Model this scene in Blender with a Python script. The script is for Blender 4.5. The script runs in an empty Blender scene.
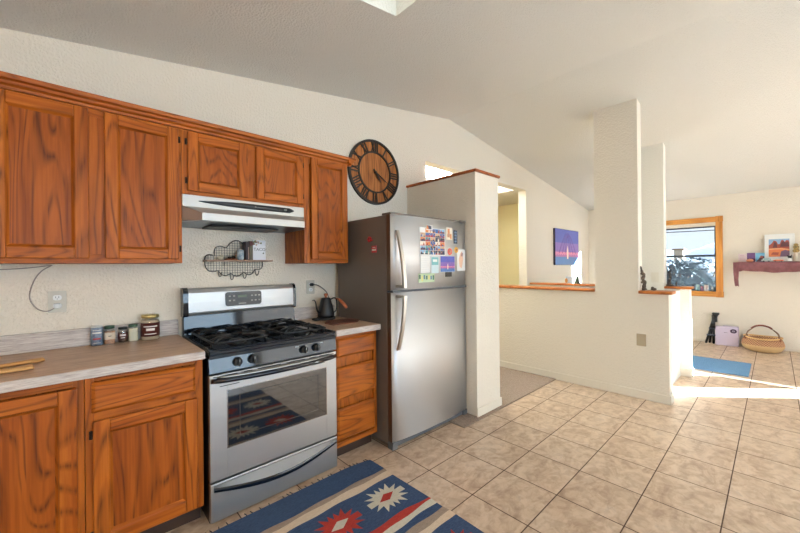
import bpy, bmesh, math, random
from mathutils import Vector, Matrix
random.seed(7)
PI = math.pi
scene = bpy.context.scene
COL = scene.collection

# ------------------------------------------------------------------ camera
cam_data = bpy.data.cameras.new('camera')
cam_data.sensor_width = 36.0
cam_data.lens = 36.0 * 350.28 / 800.0
cam_data.clip_start = 0.02
cam_data.clip_end = 500
cam = bpy.data.objects.new('camera', cam_data)
COL.objects.link(cam)
yaw, pitch, roll = 0.81918602, 0.00053069, -0.01043475
fw = Vector((math.cos(yaw) * math.cos(pitch), math.sin(yaw) * math.cos(pitch), math.sin(pitch)))
rt = Vector((math.sin(yaw), -math.cos(yaw), 0)); up = rt.cross(fw)
rt2 = math.cos(roll) * rt + math.sin(roll) * up
up2 = -math.sin(roll) * rt + math.cos(roll) * up
R3 = Matrix((rt2, up2, -fw)).transposed()
cam.matrix_world = Matrix.Translation((-1.35, -1.90, 1.3386)) @ R3.to_4x4()
scene.camera = cam

# ------------------------------------------------------------------ world, sun, window light, exposure
scene.view_settings.view_transform = 'Standard'
scene.view_settings.look = 'None'
scene.view_settings.gamma = 1.0
scene.view_settings.use_curve_mapping = False
scene.view_settings.exposure = 0.07
world = bpy.data.worlds.new('sky'); scene.world = world
world.use_nodes = True
bg = world.node_tree.nodes['Background']
bg.inputs[0].default_value = (0.80, 0.90, 1.0, 1)
bg.inputs[1].default_value = 2.8

SUN_DIR = Vector((-0.67 * math.cos(math.radians(22)), 0.743 * math.cos(math.radians(22)), -math.sin(math.radians(22)))).normalized()
sd = bpy.data.lights.new('sun', 'SUN'); sd.energy = 400.0; sd.angle = math.radians(0.6); sd.color = (0.80, 0.92, 1.0)
sun = bpy.data.objects.new('sun', sd); COL.objects.link(sun)
sun.rotation_euler = SUN_DIR.to_track_quat('-Z', 'Y').to_euler()

def area(name, loc, direction, sx, sy, power, color):
    d = bpy.data.lights.new(name, 'AREA'); d.shape = 'RECTANGLE'; d.size = sx; d.size_y = sy
    d.energy = power; d.color = color
    o = bpy.data.objects.new(name, d); COL.objects.link(o); o.location = loc
    o.rotation_euler = Vector(direction).to_track_quat('-Z', 'Y').to_euler()
    return o
# daylight in the windows of the wall behind the camera
area('daylight_living', (4.09, -6.56, 1.15), (0, 1, 0), 4.2, 2.0, 75, (0.84, 0.92, 1.0))
area('daylight_kitchen', (-0.3, -6.56, 1.45), (0, 1, 0), 4.1, 1.5, 160, (0.52, 0.76, 1.0))

# ------------------------------------------------------------------ helpers
def C(r, g, b):
    f = lambda v: (v / 255 / 12.92) if v / 255 <= 0.04045 else ((v / 255 + 0.055) / 1.055) ** 2.4
    return (f(r), f(g), f(b), 1.0)

ORG = {}
def tag(o, label=None, cat=None, group=None, kind=None):
    if label: o['label'] = label
    if cat: o['category'] = cat
    if group: o['group'] = group
    if kind: o['kind'] = kind
    return o

def thing(name, label, cat, loc, rotz=0, group=None, local=False, rot=None):
    o = bpy.data.objects.new(name, None); COL.objects.link(o)
    o.empty_display_size = 0.05
    o.location = loc; o.rotation_euler = rot if rot else (0, 0, rotz)
    ORG[o.name] = Vector((0, 0, 0)) if local else Vector(loc)
    return tag(o, label, cat, group)

class MB:
    def __init__(s): s.bm = bmesh.new(); s.M = Matrix.Identity(4)
    def _merge(s, b, mi, smooth):
        b.transform(s.M)
        vm = {}
        for v in b.verts: vm[v] = s.bm.verts.new(v.co)
        for f in b.faces:
            try: nf = s.bm.faces.new([vm[v] for v in f.verts])
            except ValueError: continue
            nf.material_index = mi; nf.smooth = smooth if smooth is not None else f.smooth
        b.free(); return s
    def box(s, x0, x1, y0, y1, z0, z1, bev=0, mi=0, seg=2):
        if x0 > x1: x0, x1 = x1, x0
        if y0 > y1: y0, y1 = y1, y0
        if z0 > z1: z0, z1 = z1, z0
        b = bmesh.new()
        bmesh.ops.create_cube(b, size=1)
        for v in b.verts:
            v.co = Vector((x0 + (v.co.x + .5) * (x1 - x0), y0 + (v.co.y + .5) * (y1 - y0), z0 + (v.co.z + .5) * (z1 - z0)))
        if bev:
            bmesh.ops.bevel(b, geom=b.edges[:], offset=min(bev, .45 * min(x1 - x0, y1 - y0, z1 - z0)), segments=seg, profile=0.5, affect='EDGES')
        return s._merge(b, mi, False)
    def ring(s, rings, mi=0, smooth=True, cap=True, closed=False):
        b = bmesh.new(); R = [[b.verts.new(p) for p in r] for r in rings]
        n = len(R[0]); m = len(R)
        for i in range(m if closed else m - 1):
            A = R[i]; B = R[(i + 1) % m]
            for j in range(n):
                f = b.faces.new((A[j], A[(j + 1) % n], B[(j + 1) % n], B[j])); f.smooth = smooth
        if cap and not closed:
            b.faces.new(R[0][::-1]); b.faces.new(R[-1])
        return s._merge(b, mi, None)
    def tube(s, pts, r, seg=8, mi=0, closed=False, flat=None):
        pts = [Vector(p) for p in pts]; n = len(pts); rings = []; prev = None
        for i, p in enumerate(pts):
            a = pts[(i - 1) % n] if (closed or i) else pts[i]
            c = pts[(i + 1) % n] if (closed or i < n - 1) else pts[i]
            t = (c - a).normalized()
            if prev is None:
                ref = Vector((0, 0, 1)) if abs(t.z) < .9 else Vector((1, 0, 0))
                u = t.cross(ref).normalized()
            else:
                u = (prev - t * prev.dot(t)).normalized()
            prev = u; w = t.cross(u)
            rr = r[i] if isinstance(r, (list, tuple)) else r
            fl = flat if flat else 1
            rings.append([p + (u * math.cos(2 * PI * k / seg) + w * fl * math.sin(2 * PI * k / seg)) * rr for k in range(seg)])
        return s.ring(rings, mi, True, not closed, closed)
    def cyl(s, p0, p1, r, seg=16, mi=0, r1=None):
        return s.tube([p0, p1], [r, r if r1 is None else r1], seg, mi)
    def lathe(s, cx, cy, prof, seg=24, mi=0, sx=1, sy=1, closed=False):
        rings = [[(cx + sx * rr * math.cos(2 * PI * k / seg), cy + sy * rr * math.sin(2 * PI * k / seg), z) for k in range(seg)] for rr, z in prof]
        return s.ring(rings, mi, True, not closed, closed)
    def ball(s, c, rx, ry, rz, mi=0, sub=2):
        b = bmesh.new(); bmesh.ops.create_icosphere(b, subdivisions=sub, radius=1)
        for v in b.verts: v.co = Vector((c[0] + v.co.x * rx, c[1] + v.co.y * ry, c[2] + v.co.z * rz))
        return s._merge(b, mi, True)
    def prism(s, poly, axis, a, b_, mi=0):
        """poly in the two other axes (in x,y,z order), extruded along axis from a to b_"""
        def mk(p, t):
            q = list(p); q.insert(axis, t); return q
        b = bmesh.new()
        A = [b.verts.new(mk(p, a)) for p in poly]; B = [b.verts.new(mk(p, b_)) for p in poly]
        b.faces.new(A); b.faces.new(B[::-1]); n = len(poly)
        for i in range(n): b.faces.new((A[i], B[i], B[(i + 1) % n], A[(i + 1) % n]))
        bmesh.ops.recalc_face_normals(b, faces=b.faces[:])
        return s._merge(b, mi, False)
    def hexa(s, a, b2, mi=0):
        """a, b2: two quads (4 points each)"""
        b = bmesh.new(); A = [b.verts.new(p) for p in a]; B = [b.verts.new(p) for p in b2]
        b.faces.new(A); b.faces.new(B[::-1])
        for i in range(4): b.faces.new((A[i], B[i], B[(i + 1) % 4], A[(i + 1) % 4]))
        bmesh.ops.recalc_face_normals(b, faces=b.faces[:])
        return s._merge(b, mi, False)
    def poly(s, pts, mi=0):
        b = bmesh.new(); b.faces.new([b.verts.new(p) for p in pts])
        return s._merge(b, mi, False)
    def build(s, name, mats, parent=None, origin=None):
        me = bpy.data.meshes.new(name)
        if parent is not None: org = ORG[parent.name]
        elif origin is not None: org = Vector(origin)
        else:
            xs = [v.co for v in s.bm.verts]
            org = Vector(((min(v.x for v in xs) + max(v.x for v in xs)) / 2, (min(v.y for v in xs) + max(v.y for v in xs)) / 2, min(v.z for v in xs)))
        s.bm.transform(Matrix.Translation(-org))
        bmesh.ops.recalc_face_normals(s.bm, faces=s.bm.faces[:])
        s.bm.to_mesh(me); s.bm.free()
        if not isinstance(mats, (list, tuple)): mats = [mats]
        for m in mats: me.materials.append(m)
        o = bpy.data.objects.new(name, me); COL.objects.link(o)
        if parent is not None: o.parent = parent; ORG[o.name] = org
        else: o.location = org; ORG[o.name] = org
        return o

def struct(name, mb, mats, parent=None):
    o = mb.build(name, mats, parent, origin=(0, 0, 0) if parent is None else None)
    if parent is None: o['kind'] = 'structure'
    return o

def text_mesh(name, s, size, mat, parent, M, depth=0.0004):
    """raised lettering as a mesh; M places the text's own xy plane"""
    cu = bpy.data.curves.new(name, 'FONT'); cu.body = s; cu.size = size; cu.align_x = 'CENTER'; cu.align_y = 'CENTER'; cu.extrude = depth
    t = bpy.data.objects.new(name, cu); COL.objects.link(t)
    bpy.context.view_layer.update()
    me = bpy.data.meshes.new_from_object(t)
    bpy.data.objects.remove(t)
    me.transform(Matrix.Translation(-ORG[parent.name]) @ M)
    me.materials.clear(); me.materials.append(mat)
    o = bpy.data.objects.new(name, me); COL.objects.link(o); o.parent = parent
    return o

# ------------------------------------------------------------------ materials
def mat(name, col=(.8, .8, .8, 1), rough=.5, metal=0, **k):
    m = bpy.data.materials.new(name); m.use_nodes = True
    p = m.node_tree.nodes['Principled BSDF']
    p.inputs['Base Color'].default_value = col
    p.inputs['Roughness'].default_value = rough
    p.inputs['Metallic'].default_value = metal
    for a, v in k.items():
        p.inputs[a.replace('_', ' ')].default_value = v
    return m
def nodes(m): return m.node_tree.nodes, m.node_tree.links, m.node_tree.nodes['Principled BSDF']
def N(ns, t, **k):
    n = ns.new(t)
    for a, v in k.items():
        if a.startswith('i_'):
            kk = a[2:]; kk = int(kk) if kk.isdigit() else kk.replace('_', ' ')
            n.inputs[kk].default_value = v
        else: setattr(n, a, v)
    return n
def ramp(ns, stops):
    r = ns.new('ShaderNodeValToRGB'); e = r.color_ramp.elements
    e[0].position, e[0].color = stops[0]; e[1].position, e[1].color = stops[1]
    for p, c in stops[2:]:
        x = e.new(p); x.color = c
    return r
def bumped(m, scale, strength, dist=.01, detail=3, rough=None, coords='Object', thresh=None):
    ns, ls, p = nodes(m)
    tc = N(ns, 'ShaderNodeTexCoord'); nz = N(ns, 'ShaderNodeTexNoise'); nz.inputs['Scale'].default_value = scale; nz.inputs['Detail'].default_value = detail
    ls.new(tc.outputs[coords], nz.inputs['Vector'])
    src = nz.outputs['Fac']
    if thresh:
        mr = N(ns, 'ShaderNodeMapRange'); mr.inputs['From Min'].default_value = thresh[0]; mr.inputs['From Max'].default_value = thresh[1]
        ls.new(src, mr.inputs['Value']); src = mr.outputs['Result']
    b = N(ns, 'ShaderNodeBump'); b.inputs['Strength'].default_value = strength; b.inputs['Distance'].default_value = dist
    ls.new(src, b.inputs['Height']); ls.new(b.outputs['Normal'], p.inputs['Normal'])
    return m
def mottled(m, c1, c2, scale=6, detail=4, stretch=(1, 1, 1)):
    ns, ls, p = nodes(m)
    tc = N(ns, 'ShaderNodeTexCoord'); mp = N(ns, 'ShaderNodeMapping'); mp.inputs['Scale'].default_value = stretch
    nz = N(ns, 'ShaderNodeTexNoise'); nz.inputs['Scale'].default_value = scale; nz.inputs['Detail'].default_value = detail
    r = ramp(ns, [(.3, c1), (.7, c2)])
    ls.new(tc.outputs['Object'], mp.inputs['Vector']); ls.new(mp.outputs['Vector'], nz.inputs['Vector']); ls.new(nz.outputs['Fac'], r.inputs['Fac']); ls.new(r.outputs['Color'], p.inputs['Base Color'])
    return m

WALL = bumped(mat('wall_paint', C(229, 219, 203), .75), 75, .4, .006, 2, thresh=(.42, .62))
CEIL = bumped(mat('ceiling_texture', C(226, 224, 218), .85), 95, .5, .006, 3, thresh=(.4, .62))
WHITE_WALL = bumped(mat('white_wall_paint', C(232, 228, 218), .7), 75, .35, .004, 2, thresh=(.42, .62))
YELLOW = bumped(mat('yellow_wall_paint', C(246, 233, 188), .75), 75, .3, .004, 2)
TRIMW = mat('white_trim_paint', C(226, 216, 200), .55)
BLACK = mat('black_enamel', C(11, 18, 30), .06, 0, IOR=1.5)  # navy cast puts the blue window reflection into the enamel colour
BLACKP = mat('black_plastic', C(20, 20, 22), .35)
IRON = bumped(mat('cast_iron', C(20, 20, 21), .33), 300, .3, .001)
WIRE = mat('dark_wire', C(52, 50, 48), .4, .6)
GALV = mat('grey_wire', C(120, 118, 112), .4, .7)
PLATE = mat('outlet_plate', C(196, 190, 176), .4)
PLATE_W = mat('pale_plate', C(226, 220, 206), .4)
WHITEP = mat('white_plastic', C(232, 232, 230), .4)
CHROME = mat('chrome', C(200, 200, 200), .2, 1)
BRONZE = mat('dark_hinge', C(45, 34, 26), .4, .7)

def steel(name, col, rough, axis=2, bands=.12):
    m = mat(name, col, rough, 1.0)
    ns, ls, p = nodes(m)
    tc = N(ns, 'ShaderNodeTexCoord'); mp = N(ns, 'ShaderNodeMapping')
    sc = [500, 500, 500]; sc[axis] = 4; mp.inputs['Scale'].default_value = sc
    nz = N(ns, 'ShaderNodeTexNoise'); nz.inputs['Scale'].default_value = 1; nz.inputs['Detail'].default_value = 2
    mr = N(ns, 'ShaderNodeMapRange'); mr.inputs['To Min'].default_value = rough - bands * .5; mr.inputs['To Max'].default_value = rough + bands
    ls.new(tc.outputs['Object'], mp.inputs['Vector']); ls.new(mp.outputs['Vector'], nz.inputs['Vector'])
    ls.new(nz.outputs['Fac'], mr.inputs['Value']); ls.new(mr.outputs['Result'], p.inputs['Roughness'])
    b = N(ns, 'ShaderNodeBump'); b.inputs['Strength'].default_value = .06; b.inputs['Distance'].default_value = .002
    ls.new(nz.outputs['Fac'], b.inputs['Height']); ls.new(b.outputs['Normal'], p.inputs['Normal'])
    return m
def aniso(m, metallic, an, rot=0.0):
    ns, ls, p = nodes(m); p.inputs['Metallic'].default_value = metallic; p.inputs['Anisotropic'].default_value = an; p.inputs['Anisotropic Rotation'].default_value = rot
    t = N(ns, 'ShaderNodeTangent'); t.direction_type = 'RADIAL'; t.axis = 'Z'; ls.new(t.outputs[0], p.inputs['Tangent']); return m
STEEL = steel('stove_steel', C(182, 180, 178), .40, 0)
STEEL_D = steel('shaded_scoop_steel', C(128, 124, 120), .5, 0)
FSTEEL = aniso(steel('fridge_steel', C(212, 212, 213), .46, 0), .85, .7, .25)
HOODM = mat('hood_steel', C(186, 182, 176), .42, .6)
FSIDE = bumped(mat('fridge_side_paint', C(108, 98, 91), .4), 400, .1, .001)
HANDLE = mat('handle_silver', C(196, 190, 182), .32, .85)

def oak(name, grain, light, mid, dark, freq=15, rough=.42):
    """grain: axis index the grain runs along"""
    m = mat(name, mid, rough); ns, ls, p = nodes(m)
    tc = N(ns, 'ShaderNodeTexCoord'); oi = N(ns, 'ShaderNodeObjectInfo')
    sh = N(ns, 'ShaderNodeVectorMath', operation='SCALE'); sh.inputs[0].default_value = (13, 7, 17); ls.new(oi.outputs['Random'], sh.inputs['Scale'])
    ad = N(ns, 'ShaderNodeVectorMath', operation='ADD'); ls.new(tc.outputs['Object'], ad.inputs[0]); ls.new(sh.outputs[0], ad.inputs[1])
    def noise(sc, detail, dist=0):
        mp = N(ns, 'ShaderNodeMapping'); mp.inputs['Scale'].default_value = sc
        nz = N(ns, 'ShaderNodeTexNoise'); nz.inputs['Scale'].default_value = 1; nz.inputs['Detail'].default_value = detail; nz.inputs['Distortion'].default_value = dist
        ls.new(ad.outputs[0], mp.inputs['Vector']); ls.new(mp.outputs['Vector'], nz.inputs['Vector']); return nz.outputs['Fac']
    s1 = [5, 5, 5]; s1[grain] = .8
    s2 = [110, 110, 110]; s2[grain] = 3.5
    s3 = [26, 26, 26]; s3[grain] = 1.6
    a = noise(s1, 1.5, .3); b = noise(s2, 2); c3 = noise(s3, 3)
    mu = N(ns, 'ShaderNodeMath', operation='MULTIPLY'); mu.inputs[1].default_value = freq; ls.new(a, mu.inputs[0])
    fr = N(ns, 'ShaderNodeMath', operation='PINGPONG'); fr.inputs[1].default_value = .5; ls.new(mu.outputs[0], fr.inputs[0])
    ln = N(ns, 'ShaderNodeMapRange'); ln.inputs['From Min'].default_value = 0; ln.inputs['From Max'].default_value = .26; ln.inputs['To Min'].default_value = 1; ln.inputs['To Max'].default_value = 0; ls.new(fr.outputs[0], ln.inputs['Value'])
    bs = N(ns, 'ShaderNodeMapRange'); bs.inputs['From Min'].default_value = .3; bs.inputs['From Max'].default_value = .62; ls.new(b, bs.inputs['Value'])
    m3 = N(ns, 'ShaderNodeMath', operation='MULTIPLY'); ls.new(ln.outputs[0], m3.inputs[0]); ls.new(bs.outputs[0], m3.inputs[1])
    m4 = N(ns, 'ShaderNodeMath', operation='MULTIPLY'); m4.inputs[1].default_value = .85; ls.new(m3.outputs[0], m4.inputs[0])
    cm = N(ns, 'ShaderNodeMath', operation='MULTIPLY_ADD'); cm.inputs[1].default_value = .5; ls.new(b, cm.inputs[0]); ls.new(c3, cm.inputs[2])
    r = ramp(ns, [(.55, mid), (.92, light)]); ls.new(cm.outputs[0], r.inputs['Fac'])
    mx = N(ns, 'ShaderNodeMix', data_type='RGBA'); ls.new(m4.outputs[0], mx.inputs[0]); ls.new(r.outputs['Color'], mx.inputs[6]); mx.inputs[7].default_value = dark
    ls.new(mx.outputs[2], p.inputs['Base Color'])
    bp = N(ns, 'ShaderNodeBump'); bp.inputs['Strength'].default_value = .12; bp.inputs['Distance'].default_value = .002
    ls.new(m3.outputs[0], bp.inputs['Height']); ls.new(bp.outputs['Normal'], p.inputs['Normal'])
    p.inputs['Coat Weight'].default_value = .0; p.inputs['Specular IOR Level'].default_value = .22; p.inputs['Coat Roughness'].default_value = .3
    return m
OL, OM, OD = C(178, 98, 28), C(144, 70, 14), C(82, 34, 8)
OAK_V = oak('oak_upright_grain', 2, OL, OM, OD)
OAK_H = oak('oak_level_grain', 0, OL, OM, OD)
OAK_P = oak('oak_panel', 2, C(164, 86, 22), C(132, 62, 11), C(74, 30, 7), freq=18)
OAK = [OAK_V, OAK_H, OAK_P]
CAPW = oak('cap_wood', 0, C(176, 98, 48), C(146, 72, 32), C(100, 46, 20))
CAPW_Y = oak('ledge_wood', 1, C(196, 122, 64), C(164, 92, 42), C(116, 60, 26))
PINE = oak('pine_trim', 2, C(222, 158, 84), C(198, 128, 58), C(156, 92, 36), freq=6)
SHELFW = oak('grey_brown_wood', 0, C(170, 140, 118), C(142, 112, 92), C(110, 84, 68))

def laminate(name, c1, c2, c3, stretch, scale):
    m = mat(name, c2, .42); ns, ls, p = nodes(m)
    tc = N(ns, 'ShaderNodeTexCoord'); mp = N(ns, 'ShaderNodeMapping'); mp.inputs['Scale'].default_value = stretch
    nz = N(ns, 'ShaderNodeTexNoise'); nz.inputs['Scale'].default_value = scale; nz.inputs['Detail'].default_value = 6; nz.inputs['Roughness'].default_value = .7
    r = ramp(ns, [(.32, c1), (.5, c2), (.68, c3)])
    ls.new(tc.outputs['Object'], mp.inputs['Vector']); ls.new(mp.outputs['Vector'], nz.inputs['Vector']); ls.new(nz.outputs['Fac'], r.inputs['Fac']); ls.new(r.outputs['Color'], p.inputs['Base Color'])
    return m
LAM = laminate('speckled_laminate', C(170, 136, 110), C(196, 164, 138), C(214, 186, 160), (8, 60, 60), 1)
LAM_E = laminate('laminate_edge', C(150, 136, 130), C(190, 178, 170), C(214, 206, 198), (12, 12, 160), 1)

def tile_floor():
    m = mat('ceramic_tile', C(200, 165, 130), .32); ns, ls, p = nodes(m)
    tc = N(ns, 'ShaderNodeTexCoord')
    dv = N(ns, 'ShaderNodeVectorMath', operation='DIVIDE'); dv.inputs[1].default_value = (.35, .341, 1); ls.new(tc.outputs['Object'], dv.inputs[0])
    fl = N(ns, 'ShaderNodeVectorMath', operation='FLOOR'); ls.new(dv.outputs[0], fl.inputs[0])
    fr = N(ns, 'ShaderNodeVectorMath', operation='FRACTION'); ls.new(dv.outputs[0], fr.inputs[0])
    sx = N(ns, 'ShaderNodeSeparateXYZ'); ls.new(fr.outputs[0], sx.inputs[0])
    def edge(o):
        a = N(ns, 'ShaderNodeMath', operation='SUBTRACT'); a.inputs[1].default_value = .5; ls.new(o, a.inputs[0])
        b = N(ns, 'ShaderNodeMath', operation='ABSOLUTE'); ls.new(a.outputs[0], b.inputs[0]); return b.outputs[0]
    mx = N(ns, 'ShaderNodeMath', operation='MAXIMUM'); ls.new(edge(sx.outputs[0]), mx.inputs[0]); ls.new(edge(sx.outputs[1]), mx.inputs[1])
    gm = N(ns, 'ShaderNodeMapRange'); gm.inputs['From Min'].default_value = .489; gm.inputs['From Max'].default_value = .494; ls.new(mx.outputs[0], gm.inputs['Value'])
    wn = N(ns, 'ShaderNodeTexWhiteNoise'); wn.noise_dimensions = '3D'; ls.new(fl.outputs[0], wn.inputs['Vector'])
    sc = N(ns, 'ShaderNodeVectorMath', operation='SCALE'); sc.inputs['Scale'].default_value = 9; ls.new(wn.outputs['Color'], sc.inputs[0])
    ad = N(ns, 'ShaderNodeVectorMath', operation='ADD'); ls.new(tc.outputs['Object'], ad.inputs[0]); ls.new(sc.outputs[0], ad.inputs[1])
    mp = N(ns, 'ShaderNodeMapping'); mp.inputs['Scale'].default_value = (5, 9, 5); ls.new(ad.outputs[0], mp.inputs['Vector'])
    n1 = N(ns, 'ShaderNodeTexNoise'); n1.inputs['Scale'].default_value = 1.0; n1.inputs['Detail'].default_value = 8; n1.inputs['Roughness'].default_value = .62; n1.inputs['Distortion'].default_value = 1.2
    ls.new(mp.outputs[0], n1.inputs['Vector'])
    n2 = N(ns, 'ShaderNodeTexNoise'); n2.inputs['Scale'].default_value = 18; n2.inputs['Detail'].default_value = 5; n2.inputs['Distortion'].default_value = .8; ls.new(ad.outputs[0], n2.inputs['Vector'])
    r = ramp(ns, [(.28, C(168, 140, 116)), (.42, C(192, 166, 142)), (.52, C(204, 180, 156)), (.62, C(212, 190, 168)), (.75, C(190, 172, 156))])
    ls.new(n1.outputs['Fac'], r.inputs['Fac'])
    r2 = ramp(ns, [(.40, C(180, 160, 146)), (.56, C(255, 255, 255))]); ls.new(n2.outputs['Fac'], r2.inputs['Fac'])
    mm = N(ns, 'ShaderNodeMix', data_type='RGBA', blend_type='MULTIPLY'); mm.inputs[0].default_value = .3
    ls.new(r.outputs['Color'], mm.inputs[6]); ls.new(r2.outputs['Color'], mm.inputs[7])
    mg = N(ns, 'ShaderNodeMix', data_type='RGBA'); ls.new(gm.outputs['Result'], mg.inputs[0]); ls.new(mm.outputs[2], mg.inputs[6]); mg.inputs[7].default_value = C(74, 48, 32)
    ls.new(mg.outputs[2], p.inputs['Base Color'])
    rr = N(ns, 'ShaderNodeMapRange'); rr.inputs['To Min'].default_value = .33; rr.inputs['To Max'].default_value = .8; ls.new(gm.outputs['Result'], rr.inputs['Value']); ls.new(rr.outputs[0], p.inputs['Roughness'])
    iv = N(ns, 'ShaderNodeMath', operation='SUBTRACT'); iv.inputs[0].default_value = 1; ls.new(gm.outputs['Result'], iv.inputs[1])
    ma = N(ns, 'ShaderNodeMath', operation='MULTIPLY_ADD'); ma.inputs[1].default_value = .12; ls.new(n2.outputs['Fac'], ma.inputs[0]); ls.new(iv.outputs[0], ma.inputs[2])
    b = N(ns, 'ShaderNodeBump'); b.inputs['Strength'].default_value = .5; b.inputs['Distance'].default_value = .002; ls.new(ma.outputs[0], b.inputs['Height']); ls.new(b.outputs[0], p.inputs['Normal'])
    return m
TILE = tile_floor()
CARPET = bumped(mottled(mat('carpet_pile', C(150, 130, 116), .95), C(120, 100, 88), C(176, 156, 140), 160, 3), 400, .9, .006)

def glass(name, col=(1, 1, 1, 1), t=.9):
    m = bpy.data.materials.new(name); m.use_nodes = True; ns = m.node_tree.nodes; ls = m.node_tree.links; ns.clear()
    o = ns.new('ShaderNodeOutputMaterial'); mx = ns.new('ShaderNodeMixShader'); tr = ns.new('ShaderNodeBsdfTransparent'); gl = ns.new('ShaderNodeBsdfGlossy')
    tr.inputs[0].default_value = col; gl.inputs['Roughness'].default_value = .03; mx.inputs[0].default_value = 1 - t
    ls.new(tr.outputs[0], mx.inputs[1]); ls.new(gl.outputs[0], mx.inputs[2]); ls.new(mx.outputs[0], o.inputs[0]); return m
GLASS = glass('window_glass', t=.93)
SCREENED = glass('screened_dimming_glass', (.62, .63, .64, 1), .96)  # stands for the insect screen; grey tint also added to dim the outdoors
JARGLASS = glass('jar_glass', (.93, .95, .94, 1), .82)

def patches(name, cols, scale, stretch=(1, 1, 1), rough=.4):
    """printed picture made of random cells of the given colours"""
    m = mat(name, cols[0], rough); ns, ls, p = nodes(m)
    tc = N(ns, 'ShaderNodeTexCoord'); mp = N(ns, 'ShaderNodeMapping'); mp.inputs['Scale'].default_value = stretch
    vo = N(ns, 'ShaderNodeTexVoronoi'); vo.inputs['Scale'].default_value = scale
    sp = N(ns, 'ShaderNodeSeparateColor'); r = ramp(ns, [(0, cols[0]), (1 / len(cols), cols[1])] + [(i / len(cols), c) for i, c in enumerate(cols) if i > 1])
    r.color_ramp.interpolation = 'CONSTANT'
    ls.new(tc.outputs['Object'], mp.inputs['Vector']); ls.new(mp.outputs[0], vo.inputs['Vector']); ls.new(vo.outputs['Color'], sp.inputs[0]); ls.new(sp.outputs[0], r.inputs['Fac']); ls.new(r.outputs['Color'], p.inputs['Base Color'])
    return m

# ------------------------------------------------------------------ the room
YW = .76          # kitchen wall plane
XE = 6.55         # end wall plane
XL = -3.05
YR = -6.60
RX, RZ = 1.987, 3.106
def cz(x): return RZ + (.15 * (x - RX) if x < RX else -.138 * (x - RX))

mb = MB(); mb.box(XL - .2, XE + .2, YR - .2, 2.1, -.12, 0); struct('floor', mb, TILE)
# carpet of the hall, running up to the half wall
mb = MB(); mb.box(1.0, 2.78, -.145, 2.0, 0.0005, .010); mb.box(2.78, 4.85, YW, 2.0, 0.0005, .010)
o = struct('floor_carpet', mb, CARPET)

# kitchen wall with the tall hall opening
OX0, OX1, OZ = 1.545, 3.86, 2.52
mb = MB()
def wall_y(mb, x0, x1, z0, zt0, zt1, y0, y1, mi=0): mb.prism([(x0, z0), (x1, z0), (x1, zt1), (x0, zt0)], 1, y0, y1, mi)
wall_y(mb, XL - .15, OX0, 0, cz(XL - .15), cz(OX0), YW, YW + .13)
wall_y(mb, OX0, RX, OZ, cz(OX0), RZ, YW, YW + .13)
wall_y(mb, RX, OX1, OZ, RZ, cz(OX1), YW, YW + .13)
wall_y(mb, OX1, XE + .15, 0, cz(OX1), cz(XE + .15), YW, YW + .13)
struct('wall_kitchen', mb, WALL)
# hall behind the opening
mb = MB()
mb.box(1.0, 4.97, 1.86, 1.98, 0, 3.1); mb.box(4.85, 4.97, YW + .13, 1.86, 0, 2.52)
struct('wall_hall', mb, YELLOW)
mb = MB(); mb.box(.9, 1.0, YW + .13, 1.98, 0, 2.55); struct('wall_hall_left', mb, YELLOW)
HX0, HX1, HY0, HY1 = 1.35, 3.73, .90, 1.62
mb = MB()
mb.box(1.0, HX0, YW + .13, 1.98, OZ, OZ + .1); mb.box(HX1, 4.97, YW + .13, 1.98, OZ, OZ + .1)
mb.box(HX0, HX1, HY1, 1.98, OZ, OZ + .1)
struct('ceiling_hall', mb, WALL)
mb = MB()
mb.box(HX0 - .05, HX0, HY0, HY1, OZ + .1, 3.3); mb.box(HX1, HX1 + .05, HY0, HY1, OZ + .1, 3.3); mb.box(HX0 - .05, HX1 + .05, HY1, HY1 + .05, OZ + .1, 3.3)
struct('wall_hall_skylight', mb, WHITE_WALL)

# end wall, with the double window and the patio door
WY0, WY1, WZ0, WZ1 = -1.225, .30, .865, 2.035
DY0, DY1, DZ, DZ0 = -5.17, -3.62, 2.25, 1.36
mb = MB()
zt = cz(XE) + .02
for (y0, y1, z0, z1) in ((YR - .15, DY0, 0, zt), (DY0, DY1, DZ, zt), (DY0, DY1, 0, DZ0), (DY1, WY0, 0, zt), (WY0, WY1, 0, WZ0), (WY0, WY1, WZ1, zt), (WY1, YW + .13, 0, zt)):
    mb.box(XE, XE + .15, y0, y1, z0, z1)
struct('wall_end', mb, WALL)
# wall behind the camera, with a living-room and a kitchen window
mb = MB()
AX0, AX1, AZ0, AZ1 = 1.99, 6.2, .1, 2.2
BX0, BX1, BZ0, BZ1 = -2.4, 1.8, .65, 2.25
for (x0, x1, z0, z1) in ((AX0, AX1, 0, AZ0), (BX0, BX1, 0, BZ0)):
    mb.box(x0, x1, YR - .15, YR, z0, z1)
def seg(x0, x1, z0): mb.prism([(x0, z0), (x1, z0), (x1, cz(x1) + .02), (x0, cz(x0) + .02)], 1, YR - .15, YR)
seg(XL - .15, BX0, 0); seg(BX0, BX1, BZ1); seg(BX1, RX, 0); seg(RX, AX0, 0); seg(AX0, AX1, AZ1); seg(AX1, XE + .15, 0)
struct('wall_back', mb, WALL)
mb = MB(); mb.box(XL - .15, XL, YR - .15, YW + .13, 0, cz(XL) + .02); struct('wall_left', mb, WALL)

mb = MB(); mb.box(-2.5, 6.9, -7.95, -7.75, -.15, 3.4); struct('wall_sun_block', mb, WALL)  # unseen outdoor wall added to keep sun out of the back windows
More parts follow.
